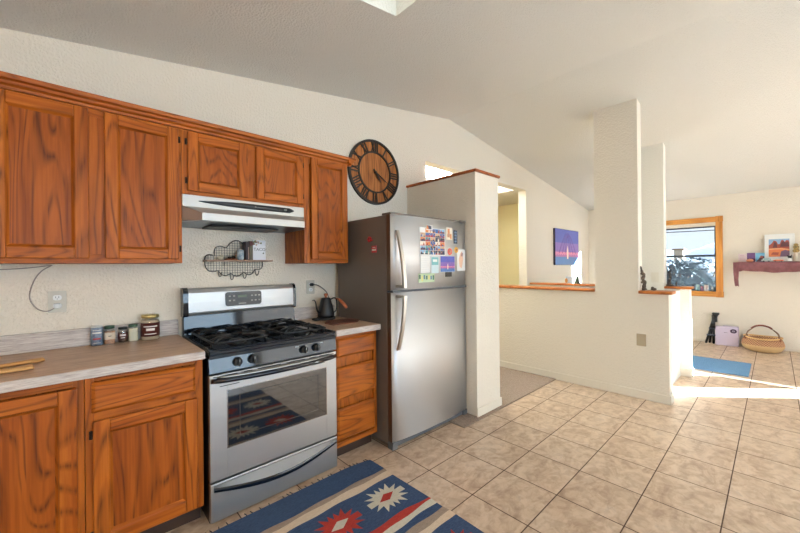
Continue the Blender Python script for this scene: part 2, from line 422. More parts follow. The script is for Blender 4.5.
# ceiling: two slopes, with the skylight shaft in the kitchen slope
SX0, SX1, SY0, SY1 = -.85, .055, -1.3, -.387
def slab(mb, x0, x1, y0, y1):
    a = [(x0, y0, cz(x0)), (x1, y0, cz(x1)), (x1, y1, cz(x1)), (x0, y1, cz(x0))]
    mb.hexa(a, [(p[0], p[1], p[2] + .12) for p in a])
mb = MB()
slab(mb, XL - .15, SX0, YR - .15, YW + .13); slab(mb, SX1, RX, YR - .15, YW + .13)
slab(mb, SX0, SX1, YR - .15, SY0); slab(mb, SX0, SX1, SY1, YW + .13)
slab(mb, RX, XE + .15, YR - .15, YW + .13)
struct('ceiling', mb, CEIL)
mb = MB()
for (x0, x1, y0, y1) in ((SX0 - .04, SX0, SY0 - .04, SY1 + .04), (SX1, SX1 + .04, SY0 - .04, SY1 + .04), (SX0, SX1, SY0 - .04, SY0), (SX0, SX1, SY1, SY1 + .04)):
    a = [(x0, y0, cz(x0) + .12), (x1, y0, cz(x1) + .12), (x1, y1, cz(x1) + .12), (x0, y1, cz(x0) + .12)]
    mb.hexa(a, [(p[0], p[1], 3.35) for p in a])
struct('wall_skylight_shaft', mb, WHITE_WALL)

DOME = bpy.data.materials.new('sun_dimming_dome'); DOME.use_nodes = True
_n = DOME.node_tree.nodes; _l = DOME.node_tree.links; _n.clear()
_o = _n.new('ShaderNodeOutputMaterial'); _t = _n.new('ShaderNodeBsdfTranslucent'); _t.inputs[0].default_value = (.22, .21, .19, 1); _l.new(_t.outputs[0], _o.inputs[0])
mb = MB(); mb.box(SX0 - .04, SX1 + .04, SY0 - .04, SY1 + .04, 3.35, 3.36); w = struct('window_2', mb, DOME)  # diffusing sheet added over the skylight to dim the direct sun

# half wall with its column, and the second one beyond it
mb = MB()
mb.box(2.78, 2.92, -1.21, YW, 0, 1.046)
mb.prism([(2.78, 1.046), (2.92, 1.046), (2.92, cz(2.92) + .005), (2.78, cz(2.78) + .005)], 1, -.97, -.569)
struct('wall_half', mb, WALL)
mb = MB(); mb.box(2.755, 2.945, -.569, YW - .001, 1.046, 1.076, .006); struct('trim_1', mb, CAPW_Y)
mb = MB(); mb.box(2.755, 2.945, -1.24, -.97, 1.046, 1.076, .006); struct('trim_2', mb, CAPW_Y)
mb = MB()
mb.box(3.97, 4.11, -1.21, YW, 0, 1.036); mb.box(2.92, 3.97, -1.12, -1.0, 0, 1.02)
mb.prism([(3.97, 1.036), (4.11, 1.036), (4.11, cz(4.11) + .005), (3.97, cz(3.97) + .005)], 1, -.97, -.569)
struct('wall_stair', mb, WHITE_WALL)
mb = MB(); mb.box(3.945, 4.135, -.569, YW - .001, 1.036, 1.064, .006); struct('trim_3', mb, CAPW_Y)
mb = MB(); mb.box(3.945, 4.135, -1.235, -.97, 1.036, 1.064, .006); struct('trim_4', mb, CAPW_Y)
# partition beside the fridge and its cap
mb = MB(); mb.box(1.25, 1.622, -.10, YW, 0, 2.172); struct('wall_partition', mb, WALL)
mb = MB(); mb.box(1.232, 1.640, -.118, YW - .001, 2.172, 2.196, .006); struct('trim_5', mb, CAPW)
# baseboards
def base(name, *bs):
    mb = MB()
    for b in bs: mb.box(*b, .006)
    struct(name, mb, TRIMW)
base('baseboard_half_wall', (2.766, 2.78, -1.224, YW, 0, .085), (2.766, 2.92, -1.224, -1.21, 0, .085))
base('baseboard_partition', (1.236, 1.636, -.114, -.10, 0, .085), (1.622, 1.636, -.10, YW, 0, .085))
base('baseboard_stair', (3.956, 3.97, -1.224, -1.12, 0, .085), (3.97, 4.11, -1.224, -1.21, 0, .085))
base('baseboard_end', (XE - .012, XE, -3.6, YW, 0, .05))

# ------------------------------------------------------------------ window in the end wall
DARKFR = mat('bronze_window_frame', C(58, 64, 72), .4, .3)
mb = MB(); mb.box(XE - .004, XE + .15, WY0, WY1, WZ0 - .02, WZ0)
w = struct('window_1', mb, TRIMW)
def frame(mb, x0, x1, y0, y1, z0, z1, t, mi=0):
    mb.box(x0, x1, y0, y0 + t, z0, z1, mi=mi); mb.box(x0, x1, y1 - t, y1, z0, z1, mi=mi)
    mb.box(x0, x1, y0 + t, y1 - t, z0, z0 + t, mi=mi); mb.box(x0, x1, y0 + t, y1 - t, z1 - t, z1, mi=mi)
mb = MB()
ym = -.45
for (a, b) in ((WY0, ym - .03), (ym + .03, WY1)):
    frame(mb, XE + .09, XE + .13, a, b, WZ0, WZ1 - .055, .024)
    mb.box(XE + .075, XE + .13, a, b, 1.455, 1.49)
mb.box(XE + .06, XE + .15, ym - .03, ym + .03, WZ0, WZ1 - .055)
mb.build('window_sash', DARKFR, w)
mb = MB(); mb.box(XE + .07, XE + .15, WY0, WY1, WZ1 - .055, WZ1); mb.build('head_board', TRIMW, w)
mb = MB()
for (a, b) in ((WY0, ym - .03), (ym + .03, WY1)): mb.box(XE + .108, XE + .112, a + .024, b - .024, WZ0 + .024, WZ1 - .08)
mb.build('window_pane', SCREENED, w)
PINE_Y = oak('pine_level', 1, C(222, 158, 84), C(198, 128, 58), C(156, 92, 36), freq=6)
mb = MB()
tw = .088; xf = XE - .02
mb.box(xf, XE, WY0 - tw, WY0, WZ0, WZ1, .003, 0); mb.box(xf, XE, WY1, WY1 + tw, WZ0, WZ1, .003, 0)
mb.box(xf, XE, WY0, WY1, WZ1, WZ1 + tw, .003, 1); mb.box(xf, XE, WY0, WY1, WZ0 - tw, WZ0, .003, 1)
for y in (WY0 - tw - .006, WY1):
    for z in (WZ0 - tw - .006, WZ1): mb.box(xf - .008, XE, y, y + tw + .006, z, z + tw + .006, .003, 0)
mb.build('window_trim', [PINE, PINE_Y], w)
# high window on the end wall (beyond the right edge of the photo) with vertical blinds
mb = MB(); frame(mb, XE + .05, XE + .12, DY0, DY1, DZ0, DZ, .03)
d = struct('window_4', mb, WHITEP)
mb = MB(); mb.box(XE + .08, XE + .085, DY0 + .03, DY1 - .03, DZ0 + .03, DZ - .03); mb.build('window_pane', GLASS, d)
mb = MB()
y = DY1
for (a, b) in ((-3.62, -3.775), (-3.815, -3.93), (-3.985, -4.20), (-4.20, -4.44), (-4.44, -4.665)):
    mb.box(XE + .02, XE + .024, b, a, DZ0 + .02, DZ)
mb.build('vertical_blind', WHITEP, d)

lt = thing('ceiling_light', 'round glass ceiling light of the kitchen behind the camera', 'light', (-2.35, -2.7, 2.30))
mb = MB(); mb.lathe(-2.35, -2.7, [(.15, 2.43), (.16, 2.40), (.15, 2.39)], 28); mb.build('lamp_base', WHITEP, lt)
EM = mat('lamp_glass', C(255, 226, 180), .4); EM.node_tree.nodes['Principled BSDF'].inputs['Emission Color'].default_value = (1, .74, .42, 1); EM.node_tree.nodes['Principled BSDF'].inputs['Emission Strength'].default_value = 3
mb = MB(); mb.lathe(-2.35, -2.7, [(.14, 2.389), (.135, 2.34), (.09, 2.29), (.001, 2.27)], 28); mb.build('lamp_shade', EM, lt)
d_ = bpy.data.lights.new('kitchen_lamp', 'POINT'); d_.energy = 38; d_.color = (1, .70, .40); d_.shadow_soft_size = .12
o = bpy.data.objects.new('kitchen_lamp', d_); COL.objects.link(o); o.location = (-2.35, -2.7, 2.12)

lt = thing('fill_light_sconce', 'unseen frosted sconce added to brighten the yellow hall behind the partition', 'light', (2.2, 1.86, 2.0))  # made-up sconce body, out of view, to go with the hall fill
mb = MB(); mb.box(2.15, 2.25, 1.845, 1.859, 1.93, 2.07, .004); mb.build('back_plate', CHROME, lt)
mb = MB(); mb.lathe(2.2, 1.79, [(.035, 1.96), (.055, 2.0), (.065, 2.09), (.060, 2.09), (.030, 1.97)], 20); mb.build('lamp_shade', WHITEP, lt)
d_ = bpy.data.lights.new('hall_fill_light', 'POINT'); d_.energy = 26; d_.color = (1, .90, .76); d_.shadow_soft_size = .08  # unseen point light added to brighten the yellow hall
o = bpy.data.objects.new('hall_fill_light', d_); COL.objects.link(o); o.location = (2.2, 1.76, 2.20)

# ------------------------------------------------------------------ cabinets
def door(parent, name, x0, x1, z0, z1, yb, th=.02, st=.055, hinge=None):
    """frame-and-panel door; yb is the plane it lies on, it stands th proud towards -y"""
    yf = yb - th; mb = MB()
    mb.box(x0, x0 + st, yf, yb, z0, z1, .005, 0); mb.box(x1 - st, x1, yf, yb, z0, z1, .005, 0)
    mb.box(x0 + st - .001, x1 - st + .001, yf + .0003, yb, z0, z0 + st, .005, 1); mb.box(x0 + st - .001, x1 - st + .001, yf + .0003, yb, z1 - st, z1, .005, 1)
    # sloped moulding round the recessed panel
    a, b, c, e = x0 + st, x1 - st, z0 + st, z1 - st; q = .010; yp = yb - th * .38
    O = [(a, yf + .001, c), (b, yf + .001, c), (b, yf + .001, e), (a, yf + .001, e)]
    I = [(a + q, yp, c + q), (b - q, yp, c + q), (b - q, yp, e - q), (a + q, yp, e - q)]
    for i in range(4):
        mb.poly([O[i], O[(i + 1) % 4], I[(i + 1) % 4], I[i]], 1 if i % 2 == 0 else 0)
    mb.box(a, b, yp, yb, c, e, 0, 2)
    d = mb.build(name, OAK, parent)
    if hinge:
        hx = x0 - .006 if hinge == 'l' else x1 + .006
        for hz in (z0 + .06, z1 - .06):
            h = MB(); h.box(hx - .006, hx + .006, yb - .008, yb, hz - .018, hz + .018, .002); h.cyl((hx, yb - .009, hz - .016), (hx, yb - .009, hz + .016), .003, 8)
            h.build('hinge', BRONZE, d)
    return d
KICK = mat('toe_kick_shaded', C(56, 34, 20), .6)  # darker than the cabinet oak; the recess shadow is put into the colour
def carcass(parent, x0, x1, yf, yb, z0, z1, openings, kick=None, mi=0):
    """cabinet box with a face frame; openings are the rails' and stiles' rectangles"""
    mb = MB()
    mb.box(x0, x1, yf + .018, yb, z0, z1, 0, 0)
    for (a, b, c, e, g) in openings: mb.box(a, b, yf, yf + .0185, c, e, .0015, g)
    if kick:
        k = MB(); k.box(x0, x1, kick, yb, 0, z0 - .0005); k.build('toe_kick', KICK, parent)
    return mb.build('cabinet_body', OAK, parent)
def frm(x0, x1, z0, z1, l, r, b, t):
    return [(x0, x0 + l, z0, z1, 0), (x1 - r, x1, z0, z1, 0), (x0 + l, x1 - r, z0, z0 + b, 1), (x0 + l, x1 - r, z1 - t, z1, 1)]
YU = .44; ZU0, ZU1, ZUH = 1.372, 2.160, 1.775
ug = None
ca = thing('upper_cabinet', 'oak upper cabinet with two tall doors left of the range hood', 'cabinet', (-1.43, YU, ZU0))
carcass(ca, -2.0, -.886, YU, YW - .001, ZU0, ZU1, frm(-2.0, -.886, ZU0, ZU1, .05, .04, .045, .05) + [(-1.33, -1.20, ZU0 + .045, ZU1 - .05, 0)])
door(ca, 'cabinet_door', -1.62, -1.288, 1.395, 2.142, YU, hinge=None); door(ca, 'cabinet_door', -1.98, -1.64, 1.395, 2.142, YU)
door(ca, 'cabinet_door', -1.228, -.903, 1.395, 2.142, YU, hinge='r')
cb = thing('upper_cabinet', 'short oak upper cabinet with two square doors above the range hood', 'cabinet', (-.5, YU, ZUH))
carcass(cb, -.885, -.1155, YU, YW - .001, ZUH, ZU1, frm(-.885, -.116, ZUH, ZU1, .04, .04, .025, .05) + [(-.53, -.45, ZUH + .025, ZU1 - .05, 0)])
door(cb, 'cabinet_door', -.857, -.517, 1.795, 2.142, YU, hinge='l'); door(cb, 'cabinet_door', -.463, -.128, 1.795, 2.142, YU, st=.05, hinge='r')
cc = thing('upper_cabinet', 'single-door oak upper cabinet beside the round clock and fridge', 'cabinet', (.08, YU, ZU0))
carcass(cc, -.115, .268, YU, YW - .001, ZU0, ZU1, frm(-.115, .268, ZU0, ZU1, .045, .02, .04, .05))
door(cc, 'cabinet_door', -.062, .254, 1.40, 2.152, YU, st=.05)
# crown moulding
mb = MB()
prof = [(YU - .001, 2.155), (YU - .012, 2.155), (YU - .014, 2.172), (YU - .028, 2.182), (YU - .032, 2.198), (YU - .048, 2.205), (YU - .052, 2.225), (YU - .052, 2.232), (YU + .02, 2.232), (YU + .02, 2.171), (YU - .001, 2.171)]
prof = [(a, 2.150 + (z - 2.155) * .74) for a, z in prof]
mb.prism(prof, 0, -2.0, .268 + .03)
prs = [(.269, 2.155), (.280, 2.155), (.282, 2.172), (.296, 2.182), (.300, 2.198), (.316, 2.205), (.320, 2.225), (.320, 2.232), (.25, 2.232), (.25, 2.171), (.269, 2.171)]
prs = [(a, 2.150 + (z - 2.155) * .74) for a, z in prs]
mb.prism(prs, 1, YU - .05, YW - .002)
cr = mb.build('crown_moulding', OAK_H); tag(cr, 'long oak crown moulding running along the tops of the upper cabinets', 'moulding')

YB = .152; ZK, ZBT = .098, .872; ZBC = .8705
b1 = thing('base_cabinet', 'oak base cabinet with one large door at the left edge below the counter', 'cabinet', (-1.66, YB, 0))
carcass(b1, -2.0, -1.318, YB, YW - .001, ZK, ZBC, frm(-2.0, -1.318, ZK, ZBT, .03, .035, .03, .035), kick=YB + .07)
door(b1, 'cabinet_door', -1.98, -1.34, .118, .834, YB, st=.06)
b2 = thing('base_cabinet', 'oak base cabinet with one drawer above one door, left of the stove', 'cabinet', (-1.085, YB, 0))
carcass(b2, -1.316, -.856, YB, YW - .001, ZK, ZBC, frm(-1.316, -.856, ZK, ZBT, .03, .035, .03, .025) + [(-1.286, -.891, .672, .71, 1)], kick=YB + .07)
def drawer(parent, x0, x1, z0, z1, yb):
    mb = MB(); mb.box(x0, x1, yb - .012, yb, z0, z1, .004, 1)
    mb.hexa([(x0 + .001, yb - .011, z0 + .001), (x1 - .001, yb - .011, z0 + .001), (x1 - .001, yb - .011, z1 - .001), (x0 + .001, yb - .011, z1 - .001)],
            [(x0 + .014, yb - .02, z0 + .014), (x1 - .014, yb - .02, z0 + .014), (x1 - .014, yb - .02, z1 - .014), (x0 + .014, yb - .02, z1 - .014)], 1)
    return mb.build('drawer', OAK, parent)
drawer(b2, -1.295, -.892, .71, .843, YB)
door(b2, 'cabinet_door', -1.291, -.884, .113, .674, YB, st=.058, hinge='l')
b3 = thing('base_cabinet', 'narrow oak base cabinet with three drawers between stove and fridge', 'cabinet', (.13, YB, 0))
carcass(b3, -.062, .315, YB, YW - .001, ZK, ZBC, frm(-.062, .315, ZK, ZBT, .02, .028, .035, .025), kick=YB + .07)
drawer(b3, -.042, .288, .72, .846, YB); drawer(b3, -.042, .288, .433, .648, YB); drawer(b3, -.042, .288, .15, .366, YB)
# worktops
def worktop(x0, x1, label, side=None):
    t = thing('worktop', label, 'counter', ((x0 + x1) / 2, .12, ZBT))
    mb = MB(); mb.box(x0, x1, .122, YW - .001, ZBT, .914, .004); mb.build('counter_slab', LAM, t)
    mb = MB(); mb.box(x0, x1 + (.002 if side else 0), .112, .1218, ZBT, .9125, .003)
    if side: mb.box(x1, x1 + .002, .122, YW - .001, ZBT, .9125)
    mb.build('edge_band', LAM_E, t)
    mb = MB(); mb.box(x0, x1, YW - .02, YW - .001, .9142, 1.012, .003); mb.build('backsplash', LAM_E, t)
worktop(-2.0, -.852, 'long speckled beige laminate counter left of the stove')
worktop(-.058, .326, 'short beige laminate counter between stove and fridge', True)

# ------------------------------------------------------------------ range hood
hd = thing('range_hood', 'stainless under-cabinet range hood with black control strip', 'range hood', (-.5, .44, 1.6))
mb = MB()
x0, x1 = -.884, -.117
xa, xb = -.815, -.186
mb.box(x0, x1, .436, YW - .002, 1.703, ZUH - .001, .002)
# flared lip standing forward of the fascia
top = [(x0, .436, 1.705), (x1, .436, 1.705), (xb, .30, 1.655), (xa, .30, 1.655)]
mb.hexa(top, [(p[0], p[1], p[2] - .004) for p in top])
mb.box(xa, xb, .298, .304, 1.613, 1.656, .001)
mb.hexa([(x0, .436, 1.705), (xa, .30, 1.655), (xa, .30, 1.613), (x0, .436, 1.62)], [(x0 + .003, .436, 1.705), (xa + .003, .30, 1.655), (xa + .003, .30, 1.613), (x0 + .003, .436, 1.62)])
mb.hexa([(x1, .436, 1.705), (xb, .30, 1.655), (xb, .30, 1.613), (x1, .436, 1.62)], [(x1 - .003, .436, 1.705), (xb - .003, .30, 1.655), (xb - .003, .30, 1.613), (x1 - .003, .436, 1.62)])
mb.box(x0, x0 + .003, .436, YW - .002, 1.615, 1.703); mb.box(x1 - .003, x1, .436, YW - .002, 1.615, 1.703)
mb.build('hood_shell', HOODM, hd)
mb = MB(); bot = [(x0, YW - .003, 1.612), (x1, YW - .003, 1.612), (x1, .436, 1.618), (x0, .436, 1.618)]
mb.hexa(bot, [(p[0], p[1], p[2] + .006) for p in bot])
b_ = [(x0, .436, 1.618), (x1, .436, 1.618), (xb, .304, 1.613), (xa, .304, 1.613)]; mb.hexa(b_, [(p[0], p[1], p[2] + .004) for p in b_])
mb.build('hood_underside', mat('hood_pan', C(120, 128, 140), .3, .9), hd)
mb = MB(); mb.box(-.72, -.28, .50, .70, 1.602, 1.6135, .004); mb.build('grease_filter', mat('filter', C(70, 68, 66), .5, .8), hd)
mb = MB()
n = 20; rings = []
for i in range(n + 1):
    t = i / n; x = -.80 + .60 * t; h = .0175 * min(1, (max(t, .004) / .42) ** .55) * min(1, (max(1 - t, .004) / .05) ** .5)
    rings.append([(x, .4355 - .012 * math.sin(a) if math.sin(a) > 0 else .4355, 1.741 + h * math.cos(a)) for a in [2 * PI * k / 12 for k in range(12)]])
mb.ring(rings)
cs = mb.build('control_strip', BLACKP, hd)
for kx in (-.30, -.265, -.235):
    k = MB(); k.box(kx - .009, kx + .009, .418, .426, 1.735, 1.747, .002); k.build('push_button', WIRE if kx != -.265 else GALV, cs)
k = MB(); k.ball((-.47, .4235, 1.741), .006, .002, .004); k.build('badge', GALV, cs)

# ------------------------------------------------------------------ stove
st = thing('gas_stove', 'stainless and black freestanding gas stove with oven window', 'stove', (-.455, .1, 0))
SX_, SXe = -.838, -.072
mb = MB(); mb.box(SX_ + .004, SXe - .004, .135, .74, .0, .80, 0); mb.box(SX_ + .03, SXe - .03, .14, .70, -.0, .02)
mb.build('stove_body', BLACKP, st)
# cooktop
mb = MB(); mb.box(SX_, SXe, .098, .70, .880, .908, .010, seg=3); mb.box(SX_, SXe, .098, .70, .865, .885, .004)
# raised rim
mb.box(SX_, SX_ + .014, .10, .70, .904, .916, .004); mb.box(SXe - .014, SXe, .10, .70, .904, .916, .004); mb.box(SX_, SXe, .098, .114, .904, .914, .005)
ct = mb.build('cooktop', BLACK, st)
def burner(x, y, r=.045):
    k = MB(); k.lathe(x, y, [(r * 1.35, .9082), (r * 1.3, .911), (r, .913), (r, .922), (r * .8, .924), (r * .78, .930), (0.001, .931)], 20)
    k.build('burner', IRON, ct)
for x in (-.655, -.255):
    for y in (.245, .53): burner(x, y, .042 if y < .3 else .034)
burner(-.455, .39, .04)
def grate(x0, x1):
    g = MB(); z = .945; r = .0065; y0, y1 = .165, .640
    pts = [(x0 + .02, y0, z), (x1 - .02, y0, z), (x1, y0 + .02, z), (x1, y1 - .02, z), (x1 - .02, y1, z), (x0 + .02, y1, z), (x0, y1 - .02, z), (x0, y0 + .02, z)]
    g.tube([Vector(p) - Vector((0, 0, .012)) for p in pts], r, 6, closed=True)
    ymid = (y0 + y1) / 2; g.tube([(x0, ymid, z - .012), (x1, ymid, z - .012)], r, 6)
    xm = (x0 + x1) / 2
    for yc in (.245, .53):
        for k in range(4):
            a = PI / 4 + k * PI / 2; ex = x0 if math.cos(a) < 0 else x1
            ey = yc + (.11 if math.sin(a) > 0 else -.11)
            ey = min(max(ey, y0), y1)
            g.tube([(ex, ey, z - .012), (ex * .75 + xm * .25, ey * .75 + yc * .25, z + .006), (ex * .2 + xm * .8, ey * .2 + yc * .8, z + .004)], r * .95, 6)
        for sx in (-1, 1):
            g.tube([(xm + sx * (x1 - x0) / 2, yc, z - .012), (xm + sx * (x1 - x0) * .36, yc, z + .006), (xm + sx * .03, yc, z + .004)], r * .95, 6)
    for px in (x0, x1):
        for py in (y0 + .03, y1 - .03, ymid): g.cyl((px, py, .908), (px, py, z - .012), .007, 6)
    return g.build('burner_grate', IRON, ct)
grate(-.80, -.505); grate(-.405, -.11)
# control panel
mb = MB(); mb.hexa([(SX_, .096, .792), (SXe, .096, .792), (SXe, .14, .792), (SX_, .14, .792)], [(SX_, .1085, .866), (SXe, .1085, .866), (SXe, .14, .866), (SX_, .14, .866)])
cp = mb.build('control_panel', BLACK, st)
for i, kx in enumerate((-.698, -.618, -.307, -.221)):
    k = MB(); k.cyl((kx, .100, .834), (kx, .078, .832), .024, 18, r1=.020); k.box(kx - .005, kx + .005, .064, .080, .812, .853, .003)
    kb = k.build('knob', BLACKP, cp)
    k = MB(); k.box(kx - .001, kx + .001, .0632, .064, .836, .851); k.build('pointer', WHITEP, kb)
for kx in (-.35, -.18):
    k = MB()
    for j in range(3): k.box(kx + j * .008 - .012, kx + j * .008 - .007, .0985, .0995, .853, .858)
    k.build('panel_mark', WHITEP, cp)
# oven door
ZD0, ZD1 = .226, .788
yd = .098
mb = MB()
wx0, wx1, wz0, wz1 = -.752, -.150, .385, .690
mb.box(SX_, wx0, yd, .134, ZD0, ZD1 - .008, .003); mb.box(wx1, SXe, yd, .134, ZD0, ZD1 - .008, .003)
mb.box(wx0 - .001, wx1 + .001, yd, .134, ZD0, wz0, .003); mb.box(wx0 - .001, wx1 + .001, yd, .134, wz1, ZD1 - .008, .003)
od = mb.build('oven_door', STEEL, st)
mb = MB(); frame_y = yd + .002
def frame_xz(mb, x0, x1, z0, z1, y0, y1, t, mi=0, bev=0):
    mb.box(x0, x0 + t, y0, y1, z0, z1, bev, mi); mb.box(x1 - t, x1, y0, y1, z0, z1, bev, mi); mb.box(x0 + t, x1 - t, y0, y1, z0, z0 + t, bev, mi); mb.box(x0 + t, x1 - t, y0, y1, z1 - t, z1, bev, mi)
mb.box(wx0 + .001, wx1 - .001, yd - .001, .125, wz0 + .001, wz1 - .001, .002)
mb.build('door_glass', mat('oven_glass', C(12, 11, 10), .04, 0, IOR=2.3), od)
mb = MB(); frame_xz(mb, -.69, -.21, .43, .655, yd - .0016, yd - .0011, .003); mb.build('window_border', mat('inner_border', C(60, 56, 50), .3), od)
mb = MB(); frame_xz(mb, wx0 - .004, wx1 + .004, wz0 - .004, wz1 + .004, yd - .0025, yd + .002, .005); mb.build('window_bead', CHROME, od)
mb = MB()
for (a, b) in ((-.82, -.70), (-.665, -.62), (-.59, -.455), (-.42, -.30), (-.27, -.225), (-.20, -.09)):
    mb = MB(); mb.box(a, b, yd - .001, yd + .001, .768, .773); mb.build('vent_slot', BLACKP, od)
def bow(x0, x1, zc, dz, y0, yb, r, n=22, flat=1):
    pts = []
    for i in range(n + 1):
        t = i / n; s = math.sin(PI * t) ** .6
        pts.append((x0 + (x1 - x0) * t, y0 + (yb - y0) * s, zc - dz * math.sin(PI * t)))
    return pts
mb = MB(); mb.tube(bow(-.828, -.082, .752, .0, yd, .040, 0), .0135, 10); hb = mb.build('door_handle', BLACK, od)
mb = MB(); mb.tube([(p[0], p[1] + .006, p[2] + .014) for p in bow(-.80, -.11, .752, .0, yd - .004, .044, 0)], .006, 8); mb.build('handle_trim', STEEL, hb)
for (a, b, c) in ((-.79, -.69, .715), (-.26, -.16, .722)):
    mb = MB(); mb.box(a, b, yd - .001, yd + .001, c, c + .004); mb.build('lower_vent', BLACKP, od)
# storage drawer
mb = MB(); mb.box(SX_, SXe, yd, .134, .016, .216, .004); dr = mb.build('storage_drawer', STEEL, st)
mb = MB()
n = 24; P1 = []; P2 = []
rings = []
for i in range(n + 1):
    t = i / n; x = -.822 + .745 * t; s = math.sin(PI * t); z = .186 - .022 * t * 0 - .048 * s; y = yd - .003 - .022 * s
    rings.append([(x, yd + .001, z + .010), (x, y, z + .010), (x, y - .003, z), (x, y, z - .012 - .008 * s), (x, yd + .001, z - .012 - .008 * s)])
mb.ring(rings, 0, False); mb.build('drawer_handle', BLACK, dr)
mb = MB()
rings = []
for i in range(n + 1):
    t = i / n; x = -.822 + .745 * t; s = math.sin(PI * t); z = .186 - .048 * s; y = yd - .003 - .022 * s
    rings.append([(x, yd + .001, .207), (x, yd - .004, .206), (x, y, z + .0105), (x, yd + .001, z + .0105)])
mb.ring(rings, 0, False); mb.build('handle_scoop', STEEL_D, dr)
# backguard
mb = MB(); mb.box(SX_ + .004, SXe - .004, .70, .745, .80, 1.20, .004)
mb.hexa([(SX_ + .006, .680, .914), (SXe - .006, .680, .914), (SXe - .006, .705, .914), (SX_ + .006, .705, .914)], [(SX_ + .006, .690, 1.03), (SXe - .006, .690, 1.03), (SXe - .006, .705, 1.03), (SX_ + .006, .705, 1.03)])
bgd = mb.build('backguard', BLACK, st)
mb = MB()
prof = [(.742, 1.208), (.705, 1.211), (.690, 1.203), (.680, 1.18), (.676, 1.12), (.676, 1.055), (.682, 1.036), (.742, 1.036)]
mb.prism(prof, 0, SX_ + .030, SXe - .016); bp_ = mb.build('console', STEEL, bgd)
mb = MB()
prof2 = [(.746, 1.214), (.703, 1.216), (.684, 1.207), (.672, 1.18), (.670, 1.12), (.670, 1.04), (.682, 1.028), (.746, 1.028)]
mb.prism(prof2, 0, SX_ - .0, SX_ + .030); mb.build('end_cap', BLACK, bgd); mb = MB(); mb.prism(prof2, 0, SXe - .016, SXe + .002); mb.build('end_cap', BLACK, bgd)
mb = MB()
def rrect(x0, x1, z0, z1, r, n=5):
    p = []
    for cx_, cz_, a0 in ((x1 - r, z1 - r, 0), (x0 + r, z1 - r, 90), (x0 + r, z0 + r, 180), (x1 - r, z0 + r, 270)):
        for i in range(n + 1):
            a = math.radians(a0 + 90 * i / n); p.append((cx_ + r * math.cos(a), cz_ + r * math.sin(a)))
    return p
mb.prism(rrect(-.586, -.340, 1.078, 1.176, .018), 1, .671, .68); dp = mb.build('display_panel', mat('display_black', C(44, 40, 36), .25), bp_)
BTN = mat('button_grey', C(150, 145, 135), .5)
for (bx, bz) in [(-.415 + i * .026, 1.105 + j * .035) for i in range(3) for j in range(2)] + [(-.565 + i * .028, 1.112 + j * .030) for i in range(2) for j in range(2)]:
    mb = MB(); mb.box(bx, bx + .013, .6695, .6709, bz, bz + .009); mb.build('button', BTN, dp)
mb = MB(); mb.box(-.50, -.45, .6695, .6709, 1.09, 1.096); mb.build('printed_mark', BTN, dp)
mb = MB(); mb.box(-.505, -.445, .6695, .6709, 1.135, 1.152); mb.build('clock_display', mat('dim_green_display', C(70, 84, 50), .3), dp)

# ------------------------------------------------------------------ refrigerator
fr = thing('refrigerator', 'stainless top-freezer refrigerator with dark sides, covered in photos', 'refrigerator', (.79, 0, 0))
FX0, FX1 = .338, 1.236
mb = MB(); mb.box(FX0, FX1, .052, .70, .03, 1.722, .006); mb.build('cabinet_body', FSIDE, fr)
def curved_door(name, z0, z1):
    n = 16; rings = []
    outer = []
    for i in range(n + 1):
        t = i / n; x = FX0 + (FX1 - FX0) * t; e = 2 * t - 1
        y = -.022 + .030 * abs(e) ** 2.6
        outer.append((x, y))
    poly = outer + [(FX1, .048), (FX0, .048)]
    mb = MB(); mb.prism(poly, 2, z0, z1, 0)
    o = mb.build(name, [FSTEEL, FSIDE2], fr)
    for f in o.data.polygons:
        if abs(f.normal.x) > .9 or abs(f.normal.z) > .9 or f.normal.y > .5: f.material_index = 1
        else: f.use_smooth = True
    return o
FSIDE2 = mat('door_edge', C(112, 92, 76), .3, .8)  # brown cast puts the reflected cabinet wood into the edge colour
fd = curved_door('freezer_door', 1.166, 1.722); ld = curved_door('fridge_door', .058, 1.148)
mb = MB(); mb.box(FX0 + .004, FX1 - .004, -.01, .052, 1.149, 1.165, .002); mb.build('door_gasket', mat('gasket', C(70, 74, 80), .5), fr)
mb = MB(); mb.box(FX0, FX1, .00, .10, 1.722, 1.738, .003); mb.box(FX1 - .09, FX1 - .01, -.014, .05, 1.724, 1.742, .004); mb.build('top_trim', FSIDE, fr)
mb = MB(); mb.box(FX0, FX0 + .05, .0, .06, .0, .055, .004); mb.box(FX0 + .05, FX1, .02, .06, .006, .052, .003); mb.box(FX1 - .05, FX1, .0, .06, .0, .055, .004)
mb.build('base_grille', mat('base_grey', C(92, 94, 98), .5), fr)
def fhandle(parent, z_far, z_near):
    mb = MB(); rings = []; n = 18
    for i in range(n + 1):
        t = i / n; z = z_far + (z_near - z_far) * t
        y = -.020 - .062 * math.sin(t * PI * .5) ** .8; x = .378 + .014 * t
        w = .011 + .004 * t; d_ = .012
        rings.append([(x - w, y - d_, z), (x + w, y - d_, z), (x + w + .002, y - .002, z), (x + w, y + d_ * .6, z), (x - w, y + d_ * .6, z), (x - w - .002, y - .002, z)])
    mb.ring(rings, 0, False)
    zz = z_near + (.016 if z_near < z_far else -.016)
    mb.box(.376, .406, -.085, -.0, min(zz, z_near), max(zz, z_near) + .004, .004)
    mb.build('door_handle', HANDLE, parent)
fhandle(fd, 1.605, 1.186); fhandle(ld, .73, 1.128)

